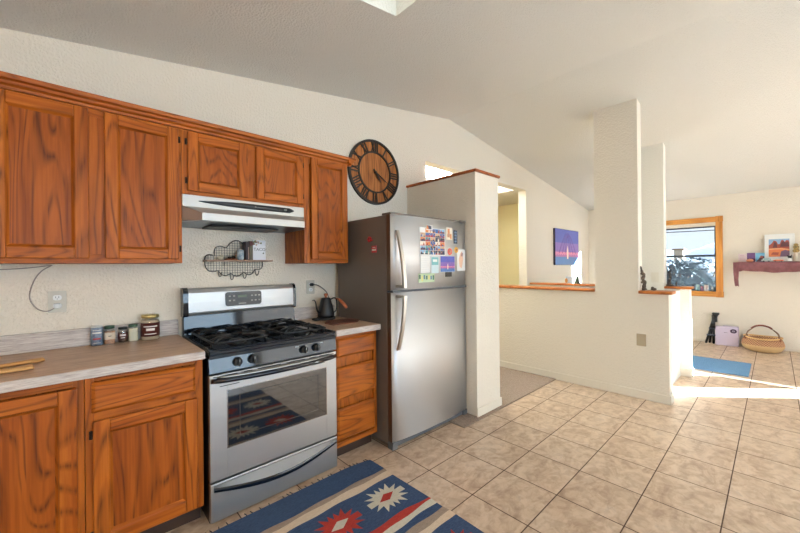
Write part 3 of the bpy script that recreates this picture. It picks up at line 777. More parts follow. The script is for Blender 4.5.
def card(name, label, cat, x0, x1, z0, z1, mats, faces=None, y=None, group=None, th=.0012):
    """flat sheet held on the freezer door"""
    if y is None:
        xm = (x0 + x1) / 2; e = max(abs(2 * ((x0 - FX0) / (FX1 - FX0)) - 1), abs(2 * ((x1 - FX0) / (FX1 - FX0)) - 1))
        e0 = min(abs(2 * ((x0 - FX0) / (FX1 - FX0)) - 1), abs(2 * ((x1 - FX0) / (FX1 - FX0)) - 1))
        if (x0 - (FX0 + FX1) / 2) * (x1 - (FX0 + FX1) / 2) < 0: e0 = 0
        y = -.022 + .030 * e0 ** 2.6 - .0006
    mb = MB(); mb.box(x0, x1, y - th, y, z0, z1, 0, 0)
    if faces: faces(mb, y - th - .0004)
    o = mb.build(name, mats); return tag(o, label, cat, group)
PAPER = mat('paper_white', C(232, 230, 226), .6)
INK = mat('ink', C(70, 70, 74), .6)
pc = [mat('print_%s' % n, C(*c), .45) for n, c in dict(blue=(52, 96, 158), sky=(120, 176, 214), red=(168, 48, 48), orange=(214, 132, 70), tan=(206, 172, 136), navy=(34, 40, 66), skin=(196, 140, 110), teal=(70, 140, 140), cream=(232, 222, 204), plum=(88, 50, 76)).items()]
def collage(mb, y):
    rnd = random.Random(3)
    cols, rows = 5, 6; X0, X1, Z0, Z1 = .622, .915, 1.432, 1.640
    for i in range(cols):
        for j in range(rows):
            if j == rows - 1 and i == 0: continue
            a = X0 + (X1 - X0) * i / cols; b = X0 + (X1 - X0) * (i + 1) / cols; c = Z0 + (Z1 - Z0) * j / rows; e = Z0 + (Z1 - Z0) * (j + 1) / rows
            bgc = rnd.choice([0, 1, 4, 5, 7, 8, 3]); mb.box(a + .001, b - .001, y, y + .0004, c + .001, e - .001, 0, 1 + bgc)
            mb.box(a + .001, b - .001, y - .0002, y, c + .001, c + (e - c) * rnd.uniform(.2, .5), 0, 1 + rnd.choice([2, 5, 3, 9, 0]))
            for q in range(rnd.choice([1, 2, 2])):
                px = rnd.uniform(a + .012, b - .012); pw = rnd.uniform(.005, .009); ph = (e - c) * rnd.uniform(.4, .75)
                mb.box(px - pw, px + pw, y - .0004, y, c + .002, c + ph, 0, 1 + rnd.choice([2, 5, 0, 9, 8]))
                mb.box(px - pw * .55, px + pw * .55, y - .0006, y, c + ph, c + ph + .008, 0, 1 + 6)
card('photo_collage', 'large collage sheet of small colourful snapshots on the freezer door', 'photo collage', .615, .920, 1.425, 1.645, [PAPER] + pc, collage)
def arches(mb, y, x0, x1, z0, z1, i0):
    """purple dusk picture: glowing line arches over a pink horizon and blue water. slots i0.. sky1 sky2 pink water glow"""
    W = x1 - x0; H = z1 - z0
    for k, (a, b) in enumerate(((0, .22), (.22, .30), (.30, .36), (.36, .62), (.62, 1))):
        mb.box(x0, x1, y, y + .0006, z0 + H * a, z0 + H * b, 0, i0 + (3, 5, 2, 1, 0)[k])
    for s in (1, .62, .30):
        pts = []
        for q in range(17):
            u = -1 + q / 8; pts.append((x0 + W * (.5 + .36 * s * u), y - .0004, z0 + H * (.32 + (.60 - .14 * (1 - s)) * (1 - abs(u) ** 1.5))))
        mb.tube(pts, W * .0045, 4, i0 + 1)
    mb.prism([(x0 + W * .47, z0 + H * .16), (x0 + W * .53, z0 + H * .16), (x0 + W * .53, z0 + H * .42), (x0 + W * .5, z0 + H * .55), (x0 + W * .47, z0 + H * .42)], 1, y - .0008, y, i0 + 4)
    rnd = random.Random(5)
    for q in range(12):
        u = q / 12; mb.box(x0 + W * u, x0 + W * (u + .04), y - .0003, y, z0 + H * .27, z0 + H * (.31 + rnd.random() * .06), 0, i0 + 2)
ART = [mat('dusk_violet', C(78, 84, 170), .5), mat('dusk_mauve', C(130, 96, 170), .5), mat('glow_pink', C(226, 130, 160), .5), mat('dusk_water', C(72, 112, 168), .5), mat('lamp_cream', C(255, 226, 200), .5), mat('horizon_coral', C(170, 92, 150), .5)]
card('art_print', 'purple and pink dusk print under a coral round magnet on freezer door', 'print', .858, 1.048, 1.290, 1.424, [PAPER] + ART, lambda mb, y: arches(mb, y, .860, 1.046, 1.292, 1.422, 1))
def lines(x0, x1, zs, mi=1):
    def f(mb, y):
        for i, z in enumerate(zs): mb.box(x0, x1 - (.02 if i % 3 == 2 else 0), y + .0001, y + .0004, z, z + .0012, 0, mi)
    return f
card('note_paper', 'white lined note sheet below the collage on freezer door', 'note', .622, .728, 1.288, 1.420, [PAPER, mat('faint_ink', C(196, 196, 200), .6)], lines(.632, .720, [1.30 + .014 * i for i in range(8)]))
def greet(mb, y):
    mb.box(.752, .832, y, y + .0004, 1.35, 1.412, 0, 1); mb.box(.765, .818, y - .0003, y, 1.375, 1.395, 0, 2)
card('greeting_card', 'pale teal greeting card right of the white note on freezer door', 'card', .748, .836, 1.284, 1.416, [mat('card_blue', C(206, 222, 226), .6), mat('card_teal', C(120, 182, 184), .6), PAPER], greet)
def band(mb, y):
    rnd = random.Random(2)
    for i in range(7): mb.box(.604 + i * .026, .622 + i * .026, y, y + .0004, 1.222 + rnd.random() * .02, 1.262 + rnd.random() * .012, 0, 1 + i % 3)
card('postcard', 'green and yellow patterned postcard at the bottom of the freezer door', 'postcard', .597, .785, 1.214, 1.283, [mat('pc_green', C(186, 204, 168), .6), mat('pc_dark', C(70, 104, 84), .6), mat('pc_yellow', C(222, 206, 120), .6), mat('pc_blue', C(96, 120, 140), .6)], band)
def pic(x0, x1, z0, z1, seed, pal):
    def f(mb, y):
        rnd = random.Random(seed)
        for i in range(9):
            a = rnd.uniform(x0, x1 - .02); c = rnd.uniform(z0, z1 - .02)
            mb.box(a, min(x1, a + rnd.uniform(.012, .03)), y - i * .00005, y + .0004, c, min(z1, c + rnd.uniform(.012, .035)), 0, 1 + rnd.choice(pal))
    return f
card('snapshot', 'small red and white cutout picture clipped above the photo collage', 'picture', .688, .765, 1.628, 1.668, [PAPER] + pc, pic(.692, .762, 1.632, 1.664, 4, [2, 3, 5, 8]), y=-.0245)
card('snapshot', 'orange figure picture near the top right of the freezer door', 'picture', .940, 1.022, 1.560, 1.665, [pc[8]] + pc, pic(.945, 1.016, 1.566, 1.658, 9, [3, 5, 6, 4]))
def bm_(mb, y):
    for i in range(4): mb.box(1.052, 1.086, y, y + .0004, 1.545 + i * .026, 1.558 + i * .026, 0, 1)
card('bookmark', 'narrow dark blue bookmark magnet near the right edge of freezer door', 'bookmark', 1.045, 1.095, 1.532, 1.648, [mat('bm_navy', C(36, 48, 66), .5), mat('bm_grey', C(96, 116, 140), .5)], bm_)
def draw(mb, y):
    mb.prism([(1.13, 1.33), (1.16, 1.32), (1.18, 1.40), (1.165, 1.47), (1.14, 1.45), (1.12, 1.40)], 1, y, y + .0004, 1); mb.ball((1.165, y, 1.44), .016, .0006, .02, 2, 1)
card('drawing', 'white paper with pale orange drawing at right of freezer door', 'drawing', 1.093, 1.212, 1.298, 1.482, [PAPER, mat('peach', C(222, 178, 150), .6), mat('rose_brown', C(176, 130, 124), .6)], draw)
def buttons(name, label, x, z, r, m1, m2, y):
    mb = MB(); mb.cyl((x, y, z), (x, y - .007, z), r, 20, 0, r * .9); mb.ball((x, y - .008, z), r * .5, .0012, r * .4, 1, 1)
    o = mb.build(name, [m1, m2]); tag(o, label, 'magnet')
buttons('round_magnet', 'coral round magnet above the dusk print on freezer door', .987, 1.462, .031, mat('coral', C(216, 98, 84), .4), pc[6], -.0165)
buttons('round_magnet', 'yellow and orange round magnet above the orange drawing', 1.082, 1.478, .028, mat('amber', C(226, 166, 56), .4), mat('burnt', C(176, 92, 40), .4), -.0095)
mb = MB(); mb.box(.922, 1.008, -.0235, -.019, 1.250, 1.292, .002); mb.box(.935, .995, -.0245, -.023, 1.262, 1.280, 0, 1); o = mb.build('clip_magnet', [BLACKP, WIRE]); tag(o, 'black rectangular magnet clip holding the lower edge of dusk print', 'magnet')
# magnets on the dark side
RED = mat('red_magnet', C(196, 30, 34), .3)
t = thing('flower_magnet', 'glossy red flower-shaped magnet on the dark side of the fridge', 'magnet', (FX0, .245, 1.55))
mb = MB()
for k in range(5):
    a = 2 * PI * k / 5; mb.ball((FX0 - .006, .245 + .016 * math.cos(a), 1.553 + .014 * math.sin(a)), .0055, .013, .011, 0, 1)
mb.ball((FX0 - .0065, .213, 1.545), .005, .011, .007, 0, 1)
mb.build('petals', RED, t); mb = MB(); mb.ball((FX0 - .011, .245, 1.556), .004, .008, .006); mb.build('centre', mat('dark_red', C(120, 16, 20), .3), t)
t = thing('square_magnet', 'small square red and white magnet below the flower magnet', 'magnet', (FX0, .188, 1.47))
mb = MB(); mb.box(FX0 - .006, FX0, .162, .218, 1.448, 1.500, .002); mb.build('magnet_tile', RED, t)
mb = MB(); mb.box(FX0 - .0068, FX0 - .0058, .166, .214, 1.462, 1.476); mb.box(FX0 - .0068, FX0 - .0058, .172, .205, 1.485, 1.491); mb.build('white_stripe', PAPER, t)

# ------------------------------------------------------------------ wall clock
CX, CZc, CR = .80, 2.256, .312
ck = thing('wall_clock', 'large round wooden wall clock with black metal Roman numerals', 'clock', (CX, YW, CZc))
CLW = oak('clock_wood', 2, C(184, 118, 64), C(152, 92, 46), C(96, 52, 26), freq=14)
mb = MB(); mb.cyl((CX, YW - .002, CZc), (CX, YW - .014, CZc), CR - .012, 64); face = mb.build('clock_face', CLW, ck)
mb = MB()
for x in [CX - .24 + .08 * i for i in range(7)]:
    h = math.sqrt(max(0, (CR - .02) ** 2 - (x - CX) ** 2)); mb.box(x - .001, x + .001, YW - .0148, YW - .0138, CZc - h, CZc + h)
mb.build('plank_gap', mat('gap_dark', C(50, 28, 16), .8), face)
CM = mat('clock_metal', C(48, 42, 38), .45, .5)
def torus(mb, r, tr, yc, flat=1):
    mb.tube([(CX + r * math.cos(a), yc, CZc + r * math.sin(a)) for a in [2 * PI * k / 64 for k in range(64)]], tr, 8, closed=True)
mb = MB()
def annulus(mb, r0, r1, y0, y1):
    rings = []
    for k in range(64):
        a = 2 * PI * k / 64; c, s_ = math.cos(a), math.sin(a)
        rings.append([(CX + r0 * c, y0, CZc + r0 * s_), (CX + r1 * c, y0, CZc + r1 * s_), (CX + r1 * c, y1, CZc + r1 * s_), (CX + r0 * c, y1, CZc + r0 * s_)])
    mb.ring(rings, 0, False, False, True)
annulus(mb, CR - .022, CR, YW - .026, YW - .002); annulus(mb, .186, .202, YW - .024, YW - .014)
mb.build('metal_rim', CM, ck)
ROM = ['XII', 'I', 'II', 'III', 'IIII', 'V', 'VI', 'VII', 'VIII', 'IX', 'X', 'XI']
for h, s in enumerate(ROM):
    a = -2 * PI * h / 12; mb = MB(); wd = {'I': .023, 'V': .044, 'X': .044}; tot = sum(wd[c] for c in s); u = -tot / 2
    r0, r1 = .200, .292
    def pt(uu, rr):
        ca_, sa_ = math.cos(a), math.sin(a); return (CX + uu * ca_ - rr * sa_, CZc + uu * sa_ + rr * ca_)
    def bar(u0, ra, u1, rb, w):
        p = [pt(u0 - w, ra), pt(u0 + w, ra), pt(u1 + w, rb), pt(u1 - w, rb)]; mb.prism(p, 1, YW - .022, YW - .0141)
    for c in s:
        cx_ = u + wd[c] / 2
        if c == 'I': bar(cx_, r0, cx_, r1, .0066)
        elif c == 'V': bar(cx_, r0, cx_ - .014, r1, .0068); bar(cx_, r0, cx_ + .014, r1, .0045)
        else: bar(cx_ + .014, r0, cx_ - .014, r1, .0068); bar(cx_ - .014, r0, cx_ + .014, r1, .0045)
        u += wd[c]
    mb.build('numeral', CM, face)
for (ang, ln, w) in ((121, .175, .007), (143, .12, .011), (0, .0, 0)):
    if not ln: continue
    a = math.radians(ang); dx, dz = math.sin(a), math.cos(a); nx, nz = dz, -dx; mb = MB()
    mb.prism([(CX - dx * .035 + nx * w * .5, CZc - dz * .035 + nz * w * .5), (CX + dx * ln * .6 + nx * w, CZc + dz * ln * .6 + nz * w), (CX + dx * ln, CZc + dz * ln), (CX + dx * ln * .6 - nx * w, CZc + dz * ln * .6 - nz * w), (CX - dx * .035 - nx * w * .5, CZc - dz * .035 - nz * w * .5)], 1, YW - .030 if ang > 130 else YW - .034, YW - .027 if ang > 130 else YW - .031)
    mb.build('clock_hand', CM, ck)
mb = MB(); mb.cyl((CX, YW - .014, CZc), (CX, YW - .036, CZc), .010, 16); mb.build('centre_cap', CM, ck)

# ------------------------------------------------------------------ outlets, switches, cords
def outlet(cx, cz_, label, plug=None):
    t = thing('wall_outlet', label, 'outlet', (cx, YW, cz_))
    mb = MB(); mb.prism(rrect(cx - .036, cx + .036, cz_ - .058, cz_ + .058, .004, 2), 1, YW - .005, YW); mb.build('cover_plate', PLATE, t)
    for dz in (-.022, .022):
        mb = MB(); mb.prism(rrect(cx - .017, cx + .017, cz_ + dz - .014, cz_ + dz + .014, .010, 4), 1, YW - .0075, YW - .005); s = mb.build('socket', WHITEP, t)
        mb = MB()
        for dx in (-.006, .006): mb.box(cx + dx - .0012, cx + dx + .0012, YW - .0079, YW - .0074, cz_ + dz - .002, cz_ + dz + .007)
        mb.cyl((cx, YW - .0074, cz_ + dz - .007), (cx, YW - .0079, cz_ + dz - .007), .0022, 8)
        mb.build('slot', INK, s)
outlet(-1.412, 1.168, 'beige double outlet with a white plug under the left cabinet')
outlet(.105, 1.176, 'beige double outlet with a black plug behind the kettle')
t = thing('power_cord', 'white plug and thin cord looping up under the left cabinet', 'cord', (-1.412, YW - .02, 1.146))
mb = MB(); mb.box(-1.424, -1.400, YW - .040, YW - .0085, 1.134, 1.160, .004); mb.build('plug', WHITEP, t)
pts = [(-1.418, YW - .034, 1.140), (-1.45, YW - .03, 1.122), (-1.49, YW - .012, 1.14), (-1.515, YW - .006, 1.20), (-1.50, YW - .006, 1.28), (-1.47, YW - .008, 1.335), (-1.43, YW - .012, 1.366)]
def smooth(pts, k=5):
    out = []; n = len(pts)
    for i in range(n - 1):
        p0, p1, p2, p3 = [Vector(pts[min(max(j, 0), n - 1)]) for j in (i - 1, i, i + 1, i + 2)]
        for q in range(k):
            t_ = q / k; out.append(.5 * ((2 * p1) + (-p0 + p2) * t_ + (2 * p0 - 5 * p1 + 4 * p2 - p3) * t_ ** 2 + (-p0 + 3 * p1 - 3 * p2 + p3) * t_ ** 3))
    out.append(Vector(pts[-1])); return out
mb = MB(); mb.tube(smooth(pts), .0028, 6); mb.tube(smooth([(-1.43, YW - .012, 1.366), (-1.52, YW - .01, 1.352), (-1.62, YW - .01, 1.345), (-1.80, YW - .01, 1.352), (-1.99, YW - .01, 1.352)]), .0028, 6); mb.build('cord', mat('cord_grey', C(150, 140, 130), .5), t)
def plate_x(x, cy, cz_, w, h, label, m, toggle=True):
    t = thing('switch_plate', label, 'switch plate', (x, cy, cz_)); mb = MB(); mb.prism(rrect(cy - w, cy + w, cz_ - h, cz_ + h, .004, 2), 0, x - .005, x); mb.build('cover_plate', m, t)
    if toggle: mb = MB(); mb.box(x - .008, x - .005, cy - .017, cy + .017, cz_ - .033, cz_ + .033, .002); mb.build('rocker', m, t)
plate_x(2.78, -.988, .585, .040, .060, 'tan blank plate on the half wall below the dark driftwood', mat('tan_plate', C(176, 160, 134), .4), True)
plate_x(3.97, -.876, 1.172, .040, .062, 'cream switch plate on the far column behind the driftwood', PLATE_W)

# ------------------------------------------------------------------ cloud wire shelf and what stands on it
def cw(px, py): return (-.694 + (px - 90) * .000688, 1.398 - (py - 300) * .00074)
ws = thing('wire_shelf', 'cloud-shaped black wire wall shelf with a wooden ledge and hooks', 'shelf', (-.48, YW, 1.39))
def arc(p, q, bulge, n=7):
    p = Vector(p); q = Vector(q); d_ = q - p; nn = Vector((-d_.y, d_.x)); out = []
    for i in range(n):
        t_ = i / n; out.append(p + d_ * t_ + nn * bulge * 4 * t_ * (1 - t_))
    return out
ol = []
for (a, b, bl) in (((90, 320), (180, 262), .42), ((180, 262), (290, 185), .45), ((290, 185), (495, 190), .42), ((495, 190), (590, 235), .42), ((590, 235), (662, 320), .38), ((662, 320), (580, 392), .36), ((580, 392), (458, 415), .36), ((458, 415), (333, 428), .30), ((333, 428), (215, 398), .30), ((215, 398), (90, 320), .34)):
    A, B = cw(*a), cw(*b); ol += arc(A, B, bl if True else 0)
# make bulges point outward
cen = Vector((sum(p.x for p in ol) / len(ol), sum(p.y for p in ol) / len(ol)))
mb = MB(); yw = YW - .012
mb.tube([(p.x, yw, p.y) for p in ol], .0032, 6, closed=True); mb.build('cloud_outline', WIRE, ws)
mb = MB()
def spans(val, ax):
    xs = []
    n = len(ol)
    for i in range(n):
        p, q = ol[i], ol[(i + 1) % n]; a, b = p[ax], q[ax]
        if (a - val) * (b - val) < 0: xs.append(p[1 - ax] + (q[1 - ax] - p[1 - ax]) * (val - a) / (b - a))
    xs.sort(); return list(zip(xs[::2], xs[1::2]))
g = .0175
x = -.69
while x < -.29:
    for a, b in spans(x, 0): mb.box(x - .0009, x + .0009, yw - .001, yw + .001, a, b)
    x += g
z = 1.29
while z < 1.55:
    for a, b in spans(z, 1): mb.box(a, b, yw - .001, yw + .001, z - .0009, z + .0009)
    z += g
mb.build('wire_grid', WIRE, ws)
mb = MB(); mb.box(-.705, -.262, YW - .115, YW - .016, 1.386, 1.398, .002); mb.build('shelf_board', SHELFW, ws)
for hx in (cw(215, 0)[0], cw(328, 0)[0], cw(455, 0)[0], cw(585, 0)[0]):
    zt_ = 1.325 if hx > -.62 else 1.33
    zt_ = {0: 1.328, 1: 1.305, 2: 1.312, 3: 1.332}[[cw(215, 0)[0], cw(328, 0)[0], cw(455, 0)[0], cw(585, 0)[0]].index(hx)]
    mb = MB(); mb.tube(smooth([(hx, yw, zt_), (hx, yw - .004, zt_ - .03), (hx + .004, yw - .018, zt_ - .046), (hx + .010, yw - .030, zt_ - .036), (hx + .012, yw - .034, zt_ - .018)], 4), .0034, 6); mb.ball((hx + .012, yw - .034, zt_ - .016), .005, .005, .005, 0, 1); mb.build('hook', GALV, ws)
ZS = 1.3982
t = thing('cookbook', 'white cookbook with dark title standing at the right end of wire shelf', 'book', (-.36, .69, ZS))
mb = MB(); mb.box(-.398, -.306, .672, .692, ZS, 1.542, .0015); mb.build('cover', mat('book_white', C(226, 226, 230), .5), t)
mb = MB(); rnd = random.Random(8)
for i in range(14): mb.ball((rnd.uniform(-.395, -.335), .6716, rnd.uniform(1.505, 1.538)), rnd.uniform(.005, .011), .0006, rnd.uniform(.004, .009), i % 3, 1)
mb.build('cover_picture', [mat('leaf_print', C(96, 110, 60), .5), mat('brown_print', C(120, 80, 56), .5), mat('pink_print', C(206, 176, 160), .5)], t)
MX = Matrix.Translation((-.350, .6713, 1.474)) @ Matrix.Rotation(PI / 2, 4, 'X')
text_mesh('cover_title', 'TACO', .031, INK, t, MX)
mb = MB(); mb.ball((-.322, .6716, 1.448), .006, .0006, .006, 0, 1); mb.build('cover_dot', INK, t)
t = thing('cookbook', 'thick dark red and olive book left of the white cookbook', 'book', (-.428, .69, ZS))
mb = MB(); mb.box(-.424, -.400, .665, .735, ZS, 1.534, .002); mb.build('cover', mat('book_olive', C(84, 76, 58), .6), t)
mb = MB(); mb.box(-.423, -.401, .6644, .6652, 1.50, 1.53); mb.build('spine_band', mat('maroon', C(84, 26, 30), .6), t)
t = thing('cookbook', 'slim maroon and black book, third in the row on wire shelf', 'book', (-.44, .69, ZS))
mb = MB(); mb.box(-.450, -.4255, .668, .735, ZS, 1.530, .002); mb.build('cover', mat('book_black', C(52, 34, 38), .6), t)
mb = MB(); mb.box(-.432, -.427, .6674, .6684, ZS + .004, 1.49); mb.build('spine_stripe', mat('pale_spine', C(176, 150, 140), .6), t)
t = thing('ceramic_cup', 'small blue and white ceramic cup on the wire shelf', 'cup', (-.478, .69, ZS))
mb = MB(); mb.lathe(-.478, .69, [(.018, ZS), (.022, ZS + .01), (.0235, ZS + .03), (.0225, ZS + .065), (.019, ZS + .072), (.017, ZS + .072), (.019, ZS + .02), (.001, ZS + .015)], 20); mb.build('cup_body', mottled(mat('cup_glaze', C(150, 170, 186), .25), C(96, 120, 140), C(206, 214, 218), 40), t)
t = thing('serving_board', 'small wooden tray with dark pebbles on the wire shelf', 'tray', (-.535, .69, ZS))
mb = MB(); mb.box(-.575, -.505, .665, .72, ZS, ZS + .008, .003); mb.build('tray_base', CAPW, t)
o = MB(); o.ball((-.55, .69, ZS + .016), .013, .012, .010); o.ball((-.527, .69, ZS + .018), .016, .012, .012); o = o.build('dark_pebble', BRONZE); tag(o, 'two dark pebbles lying in the small wooden tray', 'pebbles')
o = MB(); o.ball((-.615, .69, ZS + .013), .022, .014, .013); o.ball((-.600, .688, ZS + .026), .012, .010, .010); o = o.build('seashell', bumped(mat('shell', C(196, 184, 160), .5), 120, .5)); tag(o, 'pale rounded seashell at the left end of the wire shelf', 'seashell')

# ------------------------------------------------------------------ spice jars on the counter
ZC = .9145
def jar(name, label, x, y, r, h, glassm, lidm, lidh, fill=None, fillm=None, lab=None, labm=None, square=False, lidr=1.0, marks=None, body=None):
    t = thing(name, label, 'jar', (x, y, ZC), group=None)
    hb_ = h - lidh; mb = MB()
    if square:
        mb.prism(rrect(x - r, x + r, y - r, y + r, r * .35, 3), 2, ZC, ZC + hb_ * .82); mb.lathe(x, y, [(r * .9, ZC + hb_ * .82), (r * .85, ZC + hb_ * .9), (r * .75, ZC + hb_)], 20)
    else:
        mb.lathe(x, y, [(r * .92, ZC), (r, ZC + .004), (r, ZC + hb_ * .84), (r * .9, ZC + hb_ * .93), (r * .82, ZC + hb_)], 24)
    g_ = mb.build('jar_body', body or glassm, t)
    if fill:
        mb = MB()
        if square: mb.prism(rrect(x - r + .002, x + r - .002, y - r + .002, y + r - .002, r * .3, 3), 2, ZC + .003, ZC + fill)
        else: mb.lathe(x, y, [(r * .9, ZC + .003), (r * .95, ZC + .006), (r * .95, ZC + fill)], 20)
        mb.build('contents', fillm, t)
    if lab:
        z0, z1 = lab; mb = MB()
        if square: mb.prism(rrect(x - r - .0006, x + r + .0006, y - r - .0006, y + r + .0006, r * .35, 3), 2, ZC + z0, ZC + z1)
        else:
            rr = r + .0007; pr = [(rr, ZC + z0), (rr, ZC + z1), (rr - .0005, ZC + z1), (rr - .0005, ZC + z0)]; mb.lathe(x, y, pr, 24, closed=True)
        lb = mb.build('jar_label', labm, t)
        if marks:
            for (za, zb, wdt, mm) in marks:
                mb = MB(); n = 8; rr = r + .0016; vx = math.atan2(-1.9 - y, -1.35 - x)
                rings = []
                for i in range(n + 1):
                    a = vx + (i / n - .5) * wdt
                    rings.append([(x + q_ * math.cos(a), y + q_ * math.sin(a), z_) for q_, z_ in ((rr, ZC + za), (rr, ZC + zb), (rr - .0008, ZC + zb), (rr - .0008, ZC + za))])
                mb.ring(rings, 0, False); mb.build('label_print', mm, lb)
    if lidh > 0.001:
        mb = MB(); lr = r * lidr * .86; mb.lathe(x, y, [(lr, ZC + hb_), (lr * 1.03, ZC + hb_ + .001), (lr * 1.03, ZC + h - .002), (lr * .97, ZC + h), (.001, ZC + h)], 24); mb.build('lid', lidm, t)
    return t
GREEN = mat('green_lid', C(56, 84, 66), .4, .3); GOLD = mat('gold_lid', C(188, 170, 112), .35, .7)
LBW = mat('label_white', C(226, 222, 216), .6)
jar('salt_canister', 'blue-grey printed canister, leftmost of the five counter jars', -1.253, .705, .026, .108, JARGLASS, WHITEP, .006, lab=(.002, .100), labm=mottled(mat('canister', C(112, 128, 150), .5), C(84, 98, 122), C(150, 166, 184), 60), marks=[(.035, .043, 1.3, pc[2]), (.068, .076, 1.6, LBW), (.085, .088, 1.4, LBW), (.015, .018, 1.2, LBW)], lidr=1.12)
jar('spice_jar', 'glass jar of orange spice with green lid and pale label', -1.198, .706, .025, .104, JARGLASS, GREEN, .016, fill=.072, fillm=mottled(mat('paprika', C(176, 112, 70), .8), C(150, 86, 50), C(200, 146, 104), 90), lab=(.028, .066), labm=mat('label_tan', C(206, 188, 166), .6), marks=[(.045, .049, 1.0, INK)], lidr=1.05, square=True)
jar('spice_jar', 'short dark brown spice jar with black lid, middle of the five', -1.138, .71, .0225, .088, JARGLASS, BLACKP, .012, fill=.060, fillm=mat('dark_spice', C(64, 46, 40), .8), lab=(.018, .055), labm=mat('label_plum', C(86, 44, 44), .6), marks=[(.038, .048, 1.2, LBW), (.026, .030, .9, LBW)], lidr=1.1)
jar('spice_jar', 'jar of cream powder with dark green lid beside the big cocoa jar', -1.090, .71, .024, .100, JARGLASS, GREEN, .014, fill=.076, fillm=mat('cream_powder', C(232, 220, 188), .9), lidr=1.05, square=True)
jar('cocoa_jar', 'big jar with gold lid and dark red-brown label, largest of the five', -1.008, .688, .047, .150, JARGLASS, GOLD, .018, fill=.118, fillm=mat('pale_cocoa', C(206, 186, 160), .9), lab=(.024, .104), labm=mat('label_maroon', C(82, 26, 22), .5), marks=[(.080, .086, 1.5, LBW), (.058, .072, .9, LBW), (.036, .041, 1.3, LBW)], lidr=1.08)
# wooden utensils at the left edge
WOODU = oak('utensil_wood', 0, C(224, 176, 116), C(204, 152, 92), C(170, 118, 66), freq=6)
def utensil(label, base_, ang, length, w, head):
    t = thing('wooden_spatula', label, 'wooden utensil', base_, rotz=ang, local=True)
    mb = MB(); n = 12; rings = []
    for i in range(n + 1):
        s = i / n; x_ = length * s; ww = w * (1 + .25 * math.cos(s * PI * 3)) if s < .5 else w + (head - w) * min(1, (s - .5) * 2.6)
        th_ = .007 if s < .5 else .005
        rings.append([(x_, ww * math.cos(a), .0105 + 1.4 * th_ * math.sin(a)) for a in [2 * PI * k / 10 for k in range(10)]])
    mb.ring(rings); mb.build('utensil_body', WOODU, t)
utensil('thick wooden utensil handle lying at the back of the left counter', (-1.455, .430, ZC), math.radians(199), .40, .021, .045)
utensil('wider wooden utensil in front of the thick handle, left counter edge', (-1.48, .29, ZC), math.radians(190), .36, .030, .055)

# ------------------------------------------------------------------ kettle and board
KX, KY = .165, .615
mb = MB(); mb.prism([(.035, .30), (.255, .30), (.312, .36), (.312, .50), (.10, .50), (.035, .42)], 2, ZC, ZC + .006); o = mb.build('cutting_board', mat('red_brown_board', C(112, 62, 42), .35)); tag(o, 'thin reddish-brown board lying flat on the counter by the kettle', 'cutting board')
kt = thing('gooseneck_kettle', 'matte black gooseneck electric kettle with wooden handle and knob', 'kettle', (KX, KY, ZC))
MBK = mat('matte_black', C(24, 24, 26), .45)
mb = MB(); mb.lathe(KX, KY, [(.072, ZC), (.075, ZC + .004), (.075, ZC + .016), (.068, ZC + .020)], 32); mb.box(KX - .115, KX - .05, KY - .03, KY + .03, ZC, ZC + .016, .006); mb.build('power_base', MBK, kt)
zb = ZC + .021
mb = MB(); mb.lathe(KX, KY, [(.060, zb), (.068, zb + .006), (.066, zb + .03), (.056, zb + .08), (.046, zb + .12), (.040, zb + .145), (.038, zb + .15), (.034, zb + .154), (.001, zb + .158)], 36); kb = mb.build('kettle_body', MBK, kt)
WK = oak('walnut', 2, C(200, 120, 84), C(176, 96, 62), C(140, 70, 44), freq=5)
mb = MB(); mb.lathe(KX, KY, [(.010, zb + .156), (.008, zb + .166), (.014, zb + .172), (.016, zb + .182), (.012, zb + .190), (.001, zb + .192)], 16); mb.build('lid_knob', WK, kt)
mb = MB(); mb.tube(smooth([(KX - .058, KY - .01, zb + .04), (KX - .085, KY - .018, zb + .05), (KX - .100, KY - .022, zb + .085), (KX - .108, KY - .024, zb + .125), (KX - .122, KY - .028, zb + .145), (KX - .140, KY - .032, zb + .142)], 5), [.008 - .00018 * i for i in range(26)], 8); mb.build('spout', MBK, kt)
mb = MB(); mb.tube(smooth([(KX + .040, KY + .0, zb + .135), (KX + .065, KY - .01, zb + .150), (KX + .085, KY - .02, zb + .142), (KX + .092, KY - .02, zb + .10), (KX + .088, KY - .016, zb + .05), (KX + .066, KY - .01, zb + .028)], 5), .005, 8); hb = mb.build('handle_bracket', MBK, kt)
mb = MB(); mb.tube([(KX + .090, KY - .050, zb + .142), (KX + .104, KY - .075, zb + .118), (KX + .118, KY - .105, zb + .088), (KX + .124, KY - .118, zb + .070)], [.010, .013, .013, .010], 10); mb.tube([(KX + .083, KY - .018, zb + .143), (KX + .090, KY - .052, zb + .142)], .005, 6); mb.build('handle_grip', WK, kt)
t = thing('kettle_cord', 'black power cord running from outlet plug to the kettle base', 'cord', (.105, YW - .03, 1.195))
mb = MB(); mb.cyl((.105, YW - .0085, 1.197), (.105, YW - .036, 1.197), .013, 12); mb.build('plug', BLACKP, t)
mb = MB(); mb.tube(smooth([(.105, YW - .034, 1.197), (.150, YW - .045, 1.190), (.205, YW - .045, 1.155), (.245, YW - .04, 1.11), (.262, YW - .04, 1.04), (.265, YW - .05, .96), (.255, YW - .06, .925), (.235, YW - .08, .920)], 5), .0032, 6); mb.build('cord', BLACKP, t)

